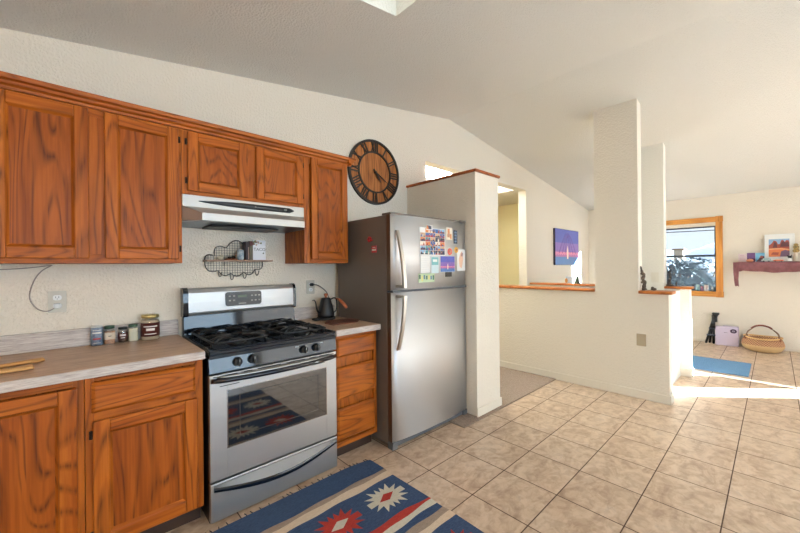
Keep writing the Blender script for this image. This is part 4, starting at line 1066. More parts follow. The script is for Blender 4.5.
# ------------------------------------------------------------------ woven rug
rg = thing('kilim_rug', 'blue, cream and red woven kilim rug with star medallions on the tiles', 'rug', (-.36, -.85, .0))
def weave(name, c, c2):
    m = mottled(mat(name, c, .95), c, c2, 1, 4, (60, 260, 60)); ns, ls, p = nodes(m)
    tc = N(ns, 'ShaderNodeTexCoord'); wv = N(ns, 'ShaderNodeTexWave'); wv.bands_direction = 'Y'; wv.inputs['Scale'].default_value = 80; wv.inputs['Distortion'].default_value = 2
    ls.new(tc.outputs['Object'], wv.inputs['Vector']); b = N(ns, 'ShaderNodeBump'); b.inputs['Strength'].default_value = .5; b.inputs['Distance'].default_value = .002
    ls.new(wv.outputs['Fac'], b.inputs['Height']); ls.new(b.outputs[0], p.inputs['Normal']); return m
RB = weave('rug_blue', C(36, 58, 94), C(60, 86, 122)); RGY = weave('rug_taupe', C(146, 126, 112), C(170, 150, 134)); RC = weave('rug_cream', C(206, 182, 156), C(222, 202, 180)); RR = weave('rug_red', C(160, 40, 32), C(184, 58, 46)); RW = weave('rug_ivory', C(196, 190, 172), C(216, 210, 194))
RM = [RB, RGY, RC, RR, RW]
X0r, X1r = -.875, .143
NX = 26
def wob(i, k): # woven edges wander a little
    return .004 * math.sin(i * .9 + k * 2.1) + .003 * math.sin(i * .37 + k)
bounds = [(.052, None), (-.124, 0), (-.158, 1), (-.213, 2), (-.500, 0), (-.547, 3), (-.586, 4), (-.630, 0), (-.674, 1), (-.716, 2), (-1.03, 0), (-1.08, 2), (-1.115, 1), (-1.155, 0), (-1.20, 4), (-1.245, 3), (-1.53, 0), (-1.585, 2), (-1.62, 1), (-1.795, 0)]
mb = MB(); b = bmesh.new()
G = []
for k, (yy, mi) in enumerate(bounds):
    row = []
    for i in range(NX + 1):
        x_ = X0r + (X1r - X0r) * i / NX
        y_ = yy + (wob(i, k) if 0 < k < len(bounds) - 1 else 0)
        if k == 0: y_ += -.030 * max(0, (x_ + .1) / .24) ** 2
        if k == 4: y_ -= .030 * max(0, x_ / .14) ** 1.0 if x_ > 0 else 0
        ed = .004 * math.sin(k * 1.7) if i in (0, NX) else 0
        row.append(b.verts.new((x_ + ed, y_, .0065)))
    G.append(row)
for k in range(1, len(bounds)):
    for i in range(NX):
        f = b.faces.new((G[k - 1][i], G[k - 1][i + 1], G[k][i + 1], G[k][i])); f.material_index = bounds[k][1]
bmesh.ops.recalc_face_normals(b, faces=b.faces[:])
ret = bmesh.ops.extrude_face_region(b, geom=b.faces[:])
for v in [g_ for g_ in ret['geom'] if isinstance(g_, bmesh.types.BMVert)]: v.co.z = .0008
for v in b.verts: mb_v = None
vm = {v: mb.bm.verts.new(v.co) for v in b.verts}
for f in b.faces:
    nf = mb.bm.faces.new([vm[v] for v in f.verts]); nf.material_index = f.material_index
b.free()
def star(cx_, cy_, mi, mi2):
    q = [(.0, .035), (.02, .055), (.055, .105), (.062, .055), (.095, .068), (.085, .040), (.128, .045), (.110, .018), (.140, .012)]
    # pointed medallion: outline of one quarter mirrored four ways
    pts = [(.030, .0)] ; quarter = [(.128, .022), (.075, .020), (.118, .060), (.062, .048), (.072, .104), (.030, .060), (.018, .098), (.0, .055)]
    P4 = []
    for sx, sy, rev in ((1, 1, 0), (-1, 1, 1), (-1, -1, 0), (1, -1, 1)):
        qq = quarter[::-1] if rev else quarter
        P4 += [(cx_ + sx * a, cy_ + sy * b_) for a, b_ in qq]
    P4 = [p for i, p in enumerate(P4) if p != P4[i - 1]]
    # fan of quads from the centre keeps the concave outline flat and clean
    n = len(P4)
    for i in range(n): mb.poly([(cx_, cy_, .0074), (P4[i][0], P4[i][1], .0074), (P4[(i + 1) % n][0], P4[(i + 1) % n][1], .0074)], mi)
    mb.poly([(cx_ - .060, cy_ - .012, .0080), (cx_ + .0, cy_ - .030, .0080), (cx_ + .060, cy_ + .012, .0080), (cx_, cy_ + .030, .0080)], mi2)
for row, yy in enumerate((-.356, -.873, -1.388)):
    for i, xx in enumerate((-.032, -.350, -.668)):
        if (i + row) % 2 == 0: star(xx, yy, 4, 3)
        else: star(xx, yy, 3, 4)
mb.build('rug_body', RM, rg)
rnd = random.Random(4); YARN = mat('fringe_yarn', C(40, 40, 48), .9)
x_ = X0r + .01
while x_ < X1r:
    yy = .052 - .030 * max(0, (x_ + .1) / .24) ** 2; dx = rnd.uniform(-.008, .008)
    if rnd.random() < .8:
        mb = MB(); mb.tube([(x_, yy - .003, .004), (x_ + dx * .5, yy + .012, .0045), (x_ + dx, yy + rnd.uniform(.018, .03), .003)], .0024, 5); mb.build('tassel', YARN, rg)
    x_ += rnd.choice([.022, .03, .045])
# blue mat in the far room
mb = MB(); mb.box(4.43, 5.20, -1.68, -.72, .0005, .009, .003); o = mb.build('door_mat', weave('mat_blue', C(84, 130, 172), C(110, 152, 190))); tag(o, 'plain blue flat mat on the far tiles past the half wall', 'mat')

# ------------------------------------------------------------------ far end wall: mantel shelf, pictures, basket, box, tripod
CLOTH = bumped(mottled(mat('mauve_cloth', C(126, 78, 80), .9), C(112, 66, 70), C(140, 90, 92), 14), 200, .3)
sh = thing('mantel_shelf', 'wall shelf draped in mauve cloth on the far wall', 'shelf', (6.42, -2.2, 1.3))
mb = MB(); mb.box(6.30, XE - .001, -3.0, -1.50, 1.318, 1.348, .003); mb.build('shelf_board', PINE_Y, sh)
mb = MB(); n = 60; rings = []
for i in range(n + 1):
    y_ = -1.485 - (3.02 - 1.485) * i / n
    fold = .006 * math.sin(i * .8) + .004 * math.sin(i * 1.9); lo = 1.205 + .012 * math.sin(i * .22 + 1.0) + .004 * math.sin(i * .7) - (.012 if i < 3 else 0)
    rings.append([(XE - .002, y_, 1.354), (6.300, y_, 1.356), (6.290 + fold * .3, y_, 1.345), (6.285 + fold, y_, lo), (6.289 + fold, y_, lo), (6.2945, y_, 1.343), (6.300, y_, 1.3495), (XE - .002, y_, 1.3495)])
mb.ring(rings, 0, True)
# hanging corner
rings = []
for i in range(10):
    s = i / 9; z_ = 1.352 - .37 * s
    rings.append([(6.296 + .03 * s + (.045 * (1 - .3 * s)) * (1 + .25 * math.sin(5 * a + s * 6)) * math.cos(a), -1.478 - .012 * s + .038 * s * 0 + .030 * (1 + .3 * math.sin(3 * a + 4 * s)) * math.sin(a) * (1.1 - .4 * s), z_ + .012 * math.sin(2 * a) * s) for a in [2 * PI * k / 16 for k in range(16)]])
mb.ring(rings, 0, True)
mb.build('draped_cloth', CLOTH, sh)
ZM = 1.3565
def leaner(name, label, cat, x, y0, y1, z0, z1, mats, faces=None, th=.004, lean=.0):
    """sheet standing on the shelf, facing the room (-x)"""
    mb = MB(); mb.M = Matrix.Translation((x, 0, z0)) @ Matrix.Rotation(lean, 4, 'Y') @ Matrix.Translation((-x, 0, -z0))
    mb.box(x, x + th, y0, y1, z0, z1)
    if faces: faces(mb, x - .0006)
    o = mb.build(name, mats); return tag(o, label, cat)
leaner('greeting_card', 'pale pink card, leftmost on the mauve shelf', 'card', 6.44, -1.598, -1.502, ZM, 1.486, [mat('card_pink', C(226, 206, 206), .6), mat('card_script', C(200, 150, 170), .6)], lambda mb, x: [mb.box(x, x + .0008, -1.58 + .004 * k, -1.52, 1.39 + .022 * k, 1.396 + .022 * k, 0, 1) for k in range(4)], lean=.06)
leaner('greeting_card', 'purple card second from left on the mauve shelf', 'card', 6.445, -1.692, -1.600, ZM, 1.498, [mat('card_purple', C(112, 74, 124), .6), mat('card_plum', C(84, 44, 70), .6), mat('card_orange', C(206, 110, 72), .6)], lambda mb, x: [mb.box(x, x + .0008, -1.69, -1.602, ZM, 1.41, 0, 1), mb.ball((x, -1.65, 1.385), .001, .025, .02, 2, 1)], lean=.06)
def bluecard(mb, x):
    mb.prism([(-1.79, ZM + .002), (-1.70, ZM + .002), (-1.73, 1.40), (-1.755, 1.455), (-1.79, 1.44)], 0, x, x + .0008, 1); mb.ball((x, -1.76, 1.43), .001, .022, .02, 2, 1)
leaner('greeting_card', 'light blue card with dark rock shape left of the framed picture', 'card', 6.44, -1.795, -1.695, ZM, 1.493, [mat('card_sky', C(120, 184, 214), .6), mat('card_rock', C(84, 52, 62), .6), mat('card_rust', C(168, 90, 74), .6)], bluecard, lean=.06)
# framed red-rock photograph
t = thing('framed_picture', 'white-framed picture of red rocks leaning on the mauve shelf', 'picture', (6.47, -1.95, ZM), local=False)
LM = Matrix.Translation((6.47, 0, ZM)) @ Matrix.Rotation(.07, 4, 'Y') @ Matrix.Translation((-6.47, 0, -ZM))
FY0, FY1, FZ1 = -2.105, -1.795, 1.775
mb = MB(); mb.M = LM; mb.box(6.462, 6.474, FY0, FY0 + .012, ZM, FZ1, .002); mb.box(6.462, 6.474, FY1 - .012, FY1, ZM, FZ1, .002); mb.box(6.462, 6.474, FY0 + .012, FY1 - .012, ZM, ZM + .012, .002); mb.box(6.462, 6.474, FY0 + .012, FY1 - .012, FZ1 - .012, FZ1, .002); mb.build('picture_frame', WHITEP, t)
mb = MB(); mb.M = LM; mb.box(6.468, 6.474, FY0 + .012, FY1 - .012, ZM + .012, FZ1 - .012); mb.build('mat_board', PAPER, t)
RK = [mat('rk_sky', C(132, 164, 196), .5), mat('rk_red', C(150, 72, 56), .5), mat('rk_dark', C(92, 50, 56), .5), mat('rk_orange', C(206, 118, 72), .5), mat('rk_sand', C(216, 160, 120), .5), mat('rk_violet', C(110, 84, 110), .5)]
mb = MB(); mb.M = LM
iy0, iy1, iz0, iz1 = -2.052, -1.838, 1.43, 1.70; xx = 6.4674; W = iy1 - iy0; H = iz1 - iz0
mb.box(xx, xx + .0006, iy0, iy1, iz0, iz1, 0, 0)
U = lambda u, v: (iy1 - W * u, iz0 + H * v)
mb.prism([U(0, .35), U(1, .35), U(1, .78), U(.96, .9), U(.85, .93), U(.78, .82), U(.7, .95), U(.6, .92), U(.55, .72), U(.45, .70), U(.38, .88), U(.25, .93), U(.18, .8), U(.06, .68), U(0, .66)], 0, xx - .0006, xx, 1)
mb.prism([U(.55, .55), U(.98, .55), U(.95, .85), U(.82, .78), U(.72, .88), U(.62, .80)], 0, xx - .0009, xx - .0006, 2)
mb.prism([U(.2, .52), U(.42, .52), U(.38, .78), U(.28, .85)], 0, xx - .0009, xx - .0006, 2)
mb.prism([U(0, .0), U(1, .0), U(1, .42), U(.6, .5), U(.3, .4), U(0, .46)], 0, xx - .0011, xx - .0008, 3)
mb.prism([U(0, .40), U(.5, .42), U(1, .36), U(1, .42), U(.5, .48), U(0, .47)], 0, xx - .0014, xx - .0010, 4)
mb.prism([U(.55, .0), U(1, .0), U(1, .3), U(.8, .38), U(.6, .3)], 0, xx - .0015, xx - .0012, 5)
mb.prism([U(.1, .12), U(.45, .1), U(.5, .24), U(.2, .26)], 0, xx - .0015, xx - .0012, 1)
mb.build('red_rock_print', RK, t)
mb = MB(); mb.lathe(6.34, -1.635, [(.020, ZM), (.034, ZM + .012), (.030, ZM + .03), (.012, ZM + .045), (.001, ZM + .048)], 12, sy=1.3); o = mb.build('seashell', bumped(mat('orange_shell', C(214, 140, 104), .5), 80, .5)); tag(o, 'orange-pink shell in front of the purple card', 'seashell')
t = thing('toy_van', 'small white and teal toy van in front of the framed picture', 'toy', (6.35, -1.81, ZM))
mb = MB(); mb.box(6.33, 6.37, -1.862, -1.758, ZM + .008, ZM + .032, .008); mb.box(6.333, 6.367, -1.850, -1.775, ZM + .030, ZM + .052, .008); mb.build('van_body', mat('van_white', C(206, 210, 206), .35), t)
mb = MB(); mb.box(6.3325, 6.3335, -1.842, -1.785, ZM + .034, ZM + .046); mb.box(6.333, 6.367, -1.860, -1.846, ZM + .012, ZM + .045, .006); mb.build('teal_panel', mat('van_teal', C(72, 140, 148), .4), t)
for y_ in (-1.84, -1.785):
    for x_ in (6.330, 6.366):
        mb = MB(); mb.cyl((x_, y_, ZM + .009), (x_ + .006, y_, ZM + .009), .009, 12); mb.build('wheel', BLACKP, t)
t = thing('toy_car', 'flat orange and cream toy car beneath the framed picture', 'toy', (6.35, -1.94, ZM))
mb = MB(); mb.box(6.33, 6.37, -1.99, -1.885, ZM + .006, ZM + .024, .006); mb.build('car_body', mat('car_orange', C(214, 112, 66), .35), t)
mb = MB(); mb.box(6.335, 6.365, -1.965, -1.905, ZM + .022, ZM + .040, .008); mb.build('car_cabin', mat('car_cream', C(228, 206, 180), .35), t)
for y_ in (-1.97, -1.905):
    for x_ in (6.330, 6.366):
        mb = MB(); mb.cyl((x_, y_, ZM + .007), (x_ + .005, y_, ZM + .007), .007, 12); mb.build('wheel', BLACKP, t)
t = thing('cat_figurine', 'black and white cat figurine right of the orange toy car', 'figurine', (6.35, -2.05, ZM))
mb = MB(); mb.lathe(6.35, -2.05, [(.022, ZM), (.026, ZM + .012), (.022, ZM + .035), (.015, ZM + .05)], 14); mb.build('figure_body', PAPER, t)
mb = MB(); mb.ball((6.35, -2.05, ZM + .066), .018, .024, .018, 0, 2); mb.cyl((6.35, -2.066, ZM + .078), (6.35, -2.070, ZM + .100), .009, 8, 0, .001); mb.cyl((6.35, -2.034, ZM + .078), (6.35, -2.030, ZM + .100), .009, 8, 0, .001); mb.build('figure_head', BLACKP, t)
t = thing('stacked_vase', 'tall pottery vase of olive and gold tiers near the right edge', 'vase', (6.42, -2.115, ZM))
mb = MB(); mb.lathe(6.42, -2.115, [(.030, ZM), (.034, ZM + .02), (.030, ZM + .08), (.022, ZM + .12), (.022, ZM + .13)], 18); mb.build('pale_foot', mat('foot_cream', C(214, 200, 184), .5), t)
mb = MB(); mb.lathe(6.42, -2.115, [(.020, ZM + .13), (.034, ZM + .145), (.036, ZM + .165), (.024, ZM + .182), (.030, ZM + .195), (.032, ZM + .215), (.022, ZM + .232), (.026, ZM + .245), (.016, ZM + .262), (.001, ZM + .264)], 18); mb.build('tiered_top', mottled(mat('vase_gold', C(140, 116, 66), .4), C(96, 88, 56), C(178, 140, 70), 40), t)
mb = MB(); mb.ball((6.42, -2.20, ZM + .18), .04, .045, .045, 0, 2); o_t = thing('flower_vase', 'dark red round flower in a small pale vase at the right edge', 'vase', (6.42, -2.20, ZM)); mb.build('flower', bumped(mat('flower_red', C(150, 28, 34), .6), 60, .8), o_t)
mb = MB(); mb.lathe(6.42, -2.20, [(.025, ZM), (.035, ZM + .03), (.028, ZM + .08), (.016, ZM + .11), (.014, ZM + .14)], 16); mb.build('vase_body', mat('vase_grey', C(120, 116, 120), .4), o_t)

# lavender box
t = thing('cardboard_box', 'pale lavender flat box with dark round logo leaning on the far wall', 'box', (6.42, -1.36, 0))
BM = Matrix.Translation((6.42, -1.36, 0)) @ Matrix.Rotation(.10, 4, 'Y')
mb = MB(); mb.M = BM; mb.box(-.04, .05, -.138, .138, 0.0, .305, .004); mb.build('box_body', mat('lavender_card', C(206, 192, 212), .6), t)
mb = MB(); mb.M = BM; mb.box(-.035, .047, -.134, .05, .3045, .318, .002); mb.build('box_flap', mat('lavender_dark', C(176, 160, 180), .7), t)
mb = MB(); mb.M = BM
rings = []
for k in range(24):
    a = 2 * PI * k / 24; rings.append([(-.0412, -.078 + r_ * math.cos(a), .240 + r_ * .82 * math.sin(a)) for r_ in (.014, .041)] + [(-.0402, -.078 + r_ * math.cos(a), .240 + r_ * .82 * math.sin(a)) for r_ in (.041, .014)])
mb.ring(rings, 0, False, False, True); mb.ball((-.0408, -.078, .240), .0008, .009, .008, 0, 1); mb.box(-.0409, -.0401, -.005, .035, .205, .210)
mb.build('logo', mat('logo_plum', C(66, 44, 70), .6), t)
# folded tripod
tp = thing('camera_tripod', 'black folded camera tripod leaning against the wall left of the box', 'tripod', (6.46, -1.16, 0))
mb = MB(); mb.ball((6.495, -1.215, .47), .03, .036, .03, 0, 2); mb.box(6.46, 6.53, -1.265, -1.175, .480, .515, .008); mb.cyl((6.50, -1.21, .36), (6.50, -1.21, .47), .03, 12); mb.build('tripod_head', BLACKP, tp)
for i, (x_, y_) in enumerate(((6.43, -1.10), (6.49, -1.14), (6.44, -1.195))):
    T1 = Vector((6.50, -1.215 + .012 * i, .475)); F = Vector((x_, y_, .012)); mb = MB()
    mb.tube([T1, T1.lerp(F, .5)], .024, 10); mb.tube([T1.lerp(F, .48), F], .017, 10)
    lg = mb.build('leg', BLACKP, tp)
    for q in (.48, .72):
        k = MB(); p = T1.lerp(F, q); k.cyl(p + Vector((0, 0, .012)), p - Vector((0, 0, .012)), .027, 10); k.build('leg_clamp', mat('clamp_grey', C(74, 84, 96), .4), lg)
    k = MB(); k.ball((x_, y_, .012), .014, .014, .012); k.build('rubber_foot', BLACKP, lg)
# woven basket
BC = (6.28, -1.765)
bk = thing('woven_basket', 'round woven straw basket with leather-wrapped handle on far floor', 'basket', (BC[0], BC[1], 0))
m_ = mat('woven_straw', C(206, 164, 110), .8); ns, ls, p = nodes(m_)
tc = N(ns, 'ShaderNodeTexCoord'); ck_ = N(ns, 'ShaderNodeTexChecker'); mp = N(ns, 'ShaderNodeMapping')
sx_ = N(ns, 'ShaderNodeSeparateXYZ'); at = N(ns, 'ShaderNodeMath', operation='ARCTAN2'); cb_ = N(ns, 'ShaderNodeCombineXYZ')
ls.new(tc.outputs['Object'], sx_.inputs[0]); ls.new(sx_.outputs[1], at.inputs[0]); ls.new(sx_.outputs[0], at.inputs[1])
mu = N(ns, 'ShaderNodeMath', operation='MULTIPLY'); mu.inputs[1].default_value = 13; ls.new(at.outputs[0], mu.inputs[0]); mz = N(ns, 'ShaderNodeMath', operation='MULTIPLY'); mz.inputs[1].default_value = 75; ls.new(sx_.outputs[2], mz.inputs[0])
ls.new(mu.outputs[0], cb_.inputs[0]); ls.new(mz.outputs[0], cb_.inputs[1]); cb_.inputs[2].default_value = .5
ck_.inputs['Scale'].default_value = 1; ck_.inputs[1].default_value = C(196, 150, 104); ck_.inputs[2].default_value = C(120, 72, 58); ls.new(cb_.outputs[0], ck_.inputs[0])
gr_ = N(ns, 'ShaderNodeMapRange'); gr_.inputs['From Min'].default_value = .10; gr_.inputs['From Max'].default_value = .115; ls.new(sx_.outputs[2], gr_.inputs['Value'])
mx_ = N(ns, 'ShaderNodeMix', data_type='RGBA'); mx_.inputs[6].default_value = C(200, 166, 118); ls.new(gr_.outputs[0], mx_.inputs[0]); ls.new(ck_.outputs[0], mx_.inputs[7]); ls.new(mx_.outputs[2], p.inputs['Base Color'])
b_ = N(ns, 'ShaderNodeBump'); b_.inputs['Strength'].default_value = .4; b_.inputs['Distance'].default_value = .004; ls.new(ck_.outputs[1], b_.inputs['Height']); ls.new(b_.outputs[0], p.inputs['Normal'])
mb = MB(); mb.lathe(BC[0], BC[1], [(.14, .0), (.19, .02), (.225, .07), (.232, .11), (.222, .16), (.205, .20), (.193, .20), (.210, .155), (.220, .11), (.212, .07), (.18, .03), (.001, .012)], 40, sx=.9)
mb.build('basket_body', m_, bk)
mb = MB(); mb.tube([(BC[0] + .19 * math.cos(a), BC[1] + .205 * math.sin(a), .205 + .018 * math.sin(a) ** 2) for a in [2 * PI * k / 40 for k in range(40)]], .011, 8, closed=True); mb.build('rim', mat('straw_rim', C(214, 172, 116), .8), bk)
LEA = mat('leather', C(112, 52, 30), .6)
mb = MB(); mb.tube(smooth([(BC[0], BC[1] + .12, .335), (BC[0], BC[1] + .07, .375), (BC[0], BC[1], .39), (BC[0], BC[1] - .07, .37), (BC[0], BC[1] - .10, .345)], 5), .013, 10)
mb.build('handle_grip', LEA, bk)
mb = MB()
for sy in (1, -1):
    for sx2 in (-1, 1): mb.tube(smooth([(BC[0], BC[1] + sy * .10, .345), (BC[0] + sx2 * .05, BC[1] + sy * .16, .28), (BC[0] + sx2 * .09, BC[1] + sy * .175, .215)], 5), .0065, 8)
mb.build('handle_rope', mat('rope_brown', C(112, 78, 50), .8), bk)
mb = MB()
for sy in (1, -1):
    for sx2 in (-1, 1): mb.box(BC[0] + sx2 * .095 - .012, BC[0] + sx2 * .095 + .012, BC[1] + sy * .178 - .016, BC[1] + sy * .178 + .016, .185, .23, .006)
mb.build('leather_tab', LEA, bk)

# ------------------------------------------------------------------ canvas on the kitchen wall beyond the opening
t = thing('canvas_print', 'purple dusk canvas with glowing arches on the wall past the column', 'picture', (5.36, YW, 1.37))
mb = MB(); mb.box(4.83, 5.90, YW - .035, YW - .002, 1.34, 1.99, .002); mb.build('canvas_edge', mat('canvas_side', C(58, 48, 70), .6), t)
mb = MB(); arches(mb, YW - .0362, 4.835, 5.895, 1.345, 1.985, 0)
mb.build('printed_face', ART, t)
# ornaments on the ledges
DRIFT = bumped(mottled(mat('driftwood', C(78, 64, 52), .8), C(52, 42, 36), C(122, 104, 86), 60), 90, .9, .01)
mb = MB(); rnd = random.Random(12)
pts = [(2.85, -1.005, 1.0765), (2.85, -.998, 1.11), (2.852, -1.006, 1.15), (2.848, -.990, 1.19), (2.852, -1.000, 1.225), (2.85, -.985, 1.26), (2.85, -.976, 1.30), (2.85, -.972, 1.318)]
mb.tube(smooth(pts, 4), [.024, .022, .020, .017, .016, .018, .015, .013, .017, .019, .016, .013, .015, .018, .016, .014, .012, .016, .014, .010, .012, .012, .009, .007, .009, .008, .006, .005, .004], 8)
for k in range(9): mb.ball((2.85 + rnd.uniform(-.008, .008), -.995 + rnd.uniform(-.018, .018), 1.09 + k * .022), .012, .011, .015, 0, 1)
o = mb.build('driftwood_figure', DRIFT); tag(o, 'tall twisted dark driftwood figure on the nearer half-wall ledge', 'driftwood')
mb = MB(); mb.ball((2.85, -1.08, 1.090), .022, .026, .014, 0, 2); mb.ball((2.85, -1.070, 1.104), .013, .014, .012, 0, 1); o = mb.build('small_rock', DRIFT); tag(o, 'small dark rock right of the driftwood figure on the nearer ledge', 'rock')
DARKST = bumped(mottled(mat('dark_stone', C(62, 56, 54), .7), C(44, 40, 40), C(92, 80, 74), 50), 70, .9, .01)
mb = MB(); rnd = random.Random(5)
mb.lathe(4.04, -1.012, [(.036, 1.0645), (.038, 1.08), (.026, 1.09)], 12)
for k in range(11): mb.ball((4.04 + rnd.uniform(-.01, .01), -1.012 + rnd.uniform(-.009, .009), 1.095 + k * .0155), .026 - .0012 * k, .026 - .0014 * k, .016, 0, 1)
o = mb.build('stone_figurine', DARKST); tag(o, 'dark lumpy stone figurine on the farther ledge before the window', 'figurine')
mb = MB(); mb.lathe(4.04, -1.078, [(.010, 1.0645), (.008, 1.08), (.011, 1.10), (.006, 1.118), (.001, 1.125)], 10); o = mb.build('tiny_figurine', DARKST); tag(o, 'tiny dark figurine right of the lumpy stone on the farther ledge', 'figurine')
t = thing('tree_ornament', 'small green cone tree ornament on the ledge under the canvas', 'ornament', (4.04, .075, 1.0645))
mb = MB(); mb.lathe(4.04, .075, [(.042, 1.0645), (.046, 1.075), (.028, 1.105), (.034, 1.108), (.016, 1.145), (.020, 1.148), (.004, 1.20), (.001, 1.21)], 14); mb.build('cone', bumped(mat('tree_green', C(72, 84, 66), .6), 90, .8), t)
mb = MB(); mb.cyl((4.04, .075, 1.205), (4.04, .075, 1.25), .0025, 6); mb.build('tip', GALV, t)
t = thing('standing_card', 'white and blue card with orange figure on the ledge under the canvas', 'card', (4.04, .19, 1.0645))
mb = MB(); mb.box(4.05, 4.056, .145, .245, 1.0645, 1.165); mb.build('card_sheet', mat('card_pale', C(196, 204, 214), .6), t)
mb = MB(); mb.ball((4.045, .232, 1.105), .006, .022, .036, 0, 2); mb.build('orange_figure', mat('card_amber', C(196, 132, 66), .6), t)
# things on the window sill
ZL = WZ0 + .0005; xs_ = XE + .035
t = thing('teal_pitcher', 'teal and white pitcher with a black arched handle on the window sill', 'pitcher', (xs_, -.985, ZL))
mb = MB(); mb.lathe(xs_, -.985, [(.024, ZL), (.030, ZL + .03), (.030, ZL + .075), (.026, ZL + .11), (.022, ZL + .11), (.026, ZL + .07), (.001, ZL + .02)], 18); mb.build('pitcher_body', mottled(mat('teal_glaze', C(60, 124, 128), .3), C(40, 96, 104), C(186, 206, 204), 20), t)
mb = MB(); mb.tube(smooth([(xs_, -.958, ZL + .10), (xs_, -.935, ZL + .11), (xs_, -.905, ZL + .085), (xs_, -.895, ZL + .05), (xs_, -.900, ZL + .0035)], 4), .0055, 8); mb.build('handle', BLACKP, t)
def mug(label, y_, r_, h_, m, hm=None):
    t = thing('mug', label, 'mug', (xs_, y_, ZL)); mb = MB(); mb.lathe(xs_, y_, [(r_ * .9, ZL), (r_, ZL + .006), (r_, ZL + h_), (r_ - .003, ZL + h_), (r_ - .003, ZL + .01), (.001, ZL + .008)], 18); mb.build('mug_body', m, t)
    mb = MB(); mb.tube(smooth([(xs_ - r_ * .9, y_ + .004, ZL + h_ * .8), (xs_ - r_ - .015, y_ + .01, ZL + h_ * .7), (xs_ - r_ - .015, y_ + .01, ZL + h_ * .35), (xs_ - r_ * .9, y_ + .004, ZL + h_ * .25)], 4), .0035, 6); mb.build('handle', m, t)
mug('small purple and teal mug beside the teal pitcher on the sill', -1.040, .020, .082, mottled(mat('purple_glaze', C(112, 96, 150), .3), C(92, 70, 120), C(190, 120, 100), 30))
mug('white floral mug on the sill, between purple mug and candle holder', -1.095, .030, .105, mottled(mat('floral_glaze', C(226, 216, 212), .3), C(236, 230, 226), C(206, 170, 160), 26))
t = thing('candle_holder', 'black candle holder with white candle at the right end of the sill', 'candle', (xs_, -1.175, ZL))
mb = MB(); mb.box(xs_ - .022, xs_ + .022, -1.200, -1.152, ZL, ZL + .010, .003)
for dy in (-.020, .020): mb.box(xs_ - .010, xs_ + .010, -1.176 + dy - .004, -1.176 + dy + .004, ZL + .008, ZL + .118, .002)
mb.build('holder', BLACKP, t); mb = MB(); mb.cyl((xs_, -1.176, ZL + .010), (xs_, -1.176, ZL + .085), .011, 14); mb.build('candle', PAPER, t)

# ------------------------------------------------------------------ outside the window
mb = MB(); mb.box(XE + .3, 120, -70, 90, -.3, -.15); struct('ground', mb, mottled(mat('desert_ground', C(84, 82, 80), .95), C(76, 74, 72), C(96, 92, 86), .6))
HILL = mottled(mat('hill_scrub', C(64, 78, 98), .95), C(56, 70, 90), C(74, 90, 110), .15)
b = bmesh.new(); nx, ny = 44, 8; G = []
for j in range(ny + 1):
    row = []
    for i in range(nx + 1):
        y_ = -60 + 130 * i / nx; s = j / ny; h = 1.5 + 1.6 * math.sin(i * .33 + 1) + 1.1 * math.sin(i * .71) + .5 * math.sin(i * 1.7)
        row.append(b.verts.new((85 + 30 * s, y_, -.2 + (4.2 + h) * math.sin(s * PI * .5) * (1 if s else 0))))
    G.append(row)
for j in range(ny):
    for i in range(nx): f = b.faces.new((G[j][i], G[j][i + 1], G[j + 1][i + 1], G[j + 1][i])); f.smooth = True
mb = MB(); mb._merge(b, 0, True); struct('hills', mb, HILL)
LEAF = [mat('leaf_blue_green', C(52, 66, 74), .9), mat('leaf_grey', C(64, 78, 84), .9), mat('leaf_dark', C(44, 56, 66), .9)]
def bush(name, label, cat, c, r, h, n, seed, trunk=True, lsz=.06, core=False):
    rnd = random.Random(seed); t = thing(name, label, cat, (c[0], c[1], -.15)); mb = MB()
    for i in range(n):
        while True:
            p = Vector((rnd.uniform(-1, 1), rnd.uniform(-1, 1), rnd.uniform(-1, 1)))
            if .35 < p.length < 1: break
        q = Vector((c[0] + p.x * r, c[1] + p.y * r, c[2] + p.z * h)); n_ = Vector((rnd.gauss(0, 1), rnd.gauss(0, 1), rnd.gauss(0, 1))).normalized(); u_ = n_.orthogonal().normalized(); v_ = n_.cross(u_)
        s = lsz * rnd.uniform(.6, 1.3); mb.poly([q - u_ * s, q + v_ * s * .4, q + u_ * s, q - v_ * s * .4], i % 3)
    if core: mb.ball(c, r * .8, r * .8, h * .92, 2, 3)
    mb.build('foliage', LEAF, t)
    if trunk:
        mb = MB()
        for k in range(5):
            a = 2 * PI * k / 5; mb.tube([(c[0] + .05 * math.cos(a), c[1] + .05 * math.sin(a), -.15), (c[0] + r * .5 * math.cos(a), c[1] + r * .5 * math.sin(a), c[2]), (c[0] + r * .75 * math.cos(a), c[1] + r * .75 * math.sin(a), c[2] + h * .7)], [.04, .025, .01], 6)
        mb.build('trunk', DRIFT, t)
bush('desert_bush', 'pale blue-green bush filling the lower half of the window', 'bush', (10.4, -.45, .55), 1.15, .98, 3600, 1, core=True)
bush('desert_bush', 'darker shrub right of the pale bush outside the window', 'bush', (14.4, 2.6, .5), 1.5, .95, 1200, 2)
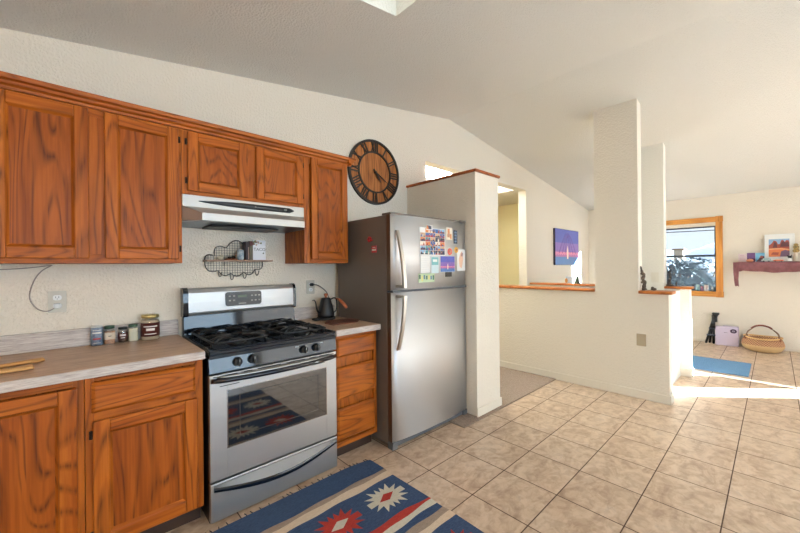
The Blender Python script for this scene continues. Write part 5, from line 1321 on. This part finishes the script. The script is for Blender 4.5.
bush('sun_block_cypress', 'dense narrow cypress outside, added unseen to block sun at the near sash', 'tree', (8.50, -2.98, 1.9), .62, 1.75, 900, 3, core=True)  # out of view; added so its crown keeps sun off this sash
def post(name, x, y, h):
    t = thing(name, 'wooden utility pole outside carrying the overhead wires', 'pole', (x, y, -.15)); mb = MB(); mb.cyl((x, y, -.15), (x, y, h), .12, 10, 0, .09); mb.box(x - .05, x + .05, y - .9, y + .9, h - .7, h - .58); mb.build('pole_shaft', DRIFT, t)
post('utility_pole', 32, 26, 8.2)
mb = MB()
for (z0_, z1_) in ((5.0, 5.9), (3.9, 4.4)): mb.tube([(31.7, -30 + 56 * i / 12, z0_ + (z1_ - z0_) * i / 12 - .5 * math.sin(PI * i / 12)) for i in range(13)], .035, 5)
o = mb.build('overhead_wires', WIRE); tag(o, 'two overhead wires crossing the sky in the window', 'wires')
t = thing('utility_shed', 'small tan shed far outside, seen above the window meeting rail', 'shed', (60, 7.1, -.15))
mb = MB(); mb.box(59.2, 60.8, 6.6, 7.6, -.15, 3.2); mb.build('shed_wall', mat('shed_tan', C(150, 140, 128), .8), t)
mb = MB(); mb.box(59.0, 61.0, 6.45, 7.75, 3.2, 3.4); mb.build('roof', mat('shed_roof', C(110, 88, 70), .8), t)
bpy.context.view_layer.update()
GROUPS = {'upper_cabinet': 'oak upper cabinets on the kitchen wall', 'base_cabinet': 'oak base cabinets along the kitchen wall', 'worktop': 'laminate counters on the base cabinets',
          'spice_jar': 'spice jars on the left counter', 'cookbook': 'cookbooks on the wire shelf', 'wooden_spatula': 'wooden utensils on the left counter', 'wall_outlet': 'double outlets above the counter',
          'switch_plate': 'plates on the half walls and columns', 'snapshot': 'small pictures on the freezer door', 'round_magnet': 'round magnets on the freezer door',
          'mug': 'mugs on the window sill', 'desert_bush': 'bushes outside the window'}
for o in scene.objects:
    st_ = o.name.split('.')[0]
    if o.parent is None and 'category' in o.keys() and 'group' not in o.keys():
        if st_ in GROUPS: o['group'] = GROUPS[st_]
        elif st_ == 'greeting_card' and o.location.x > 5: o['group'] = 'greeting cards on the mauve shelf'
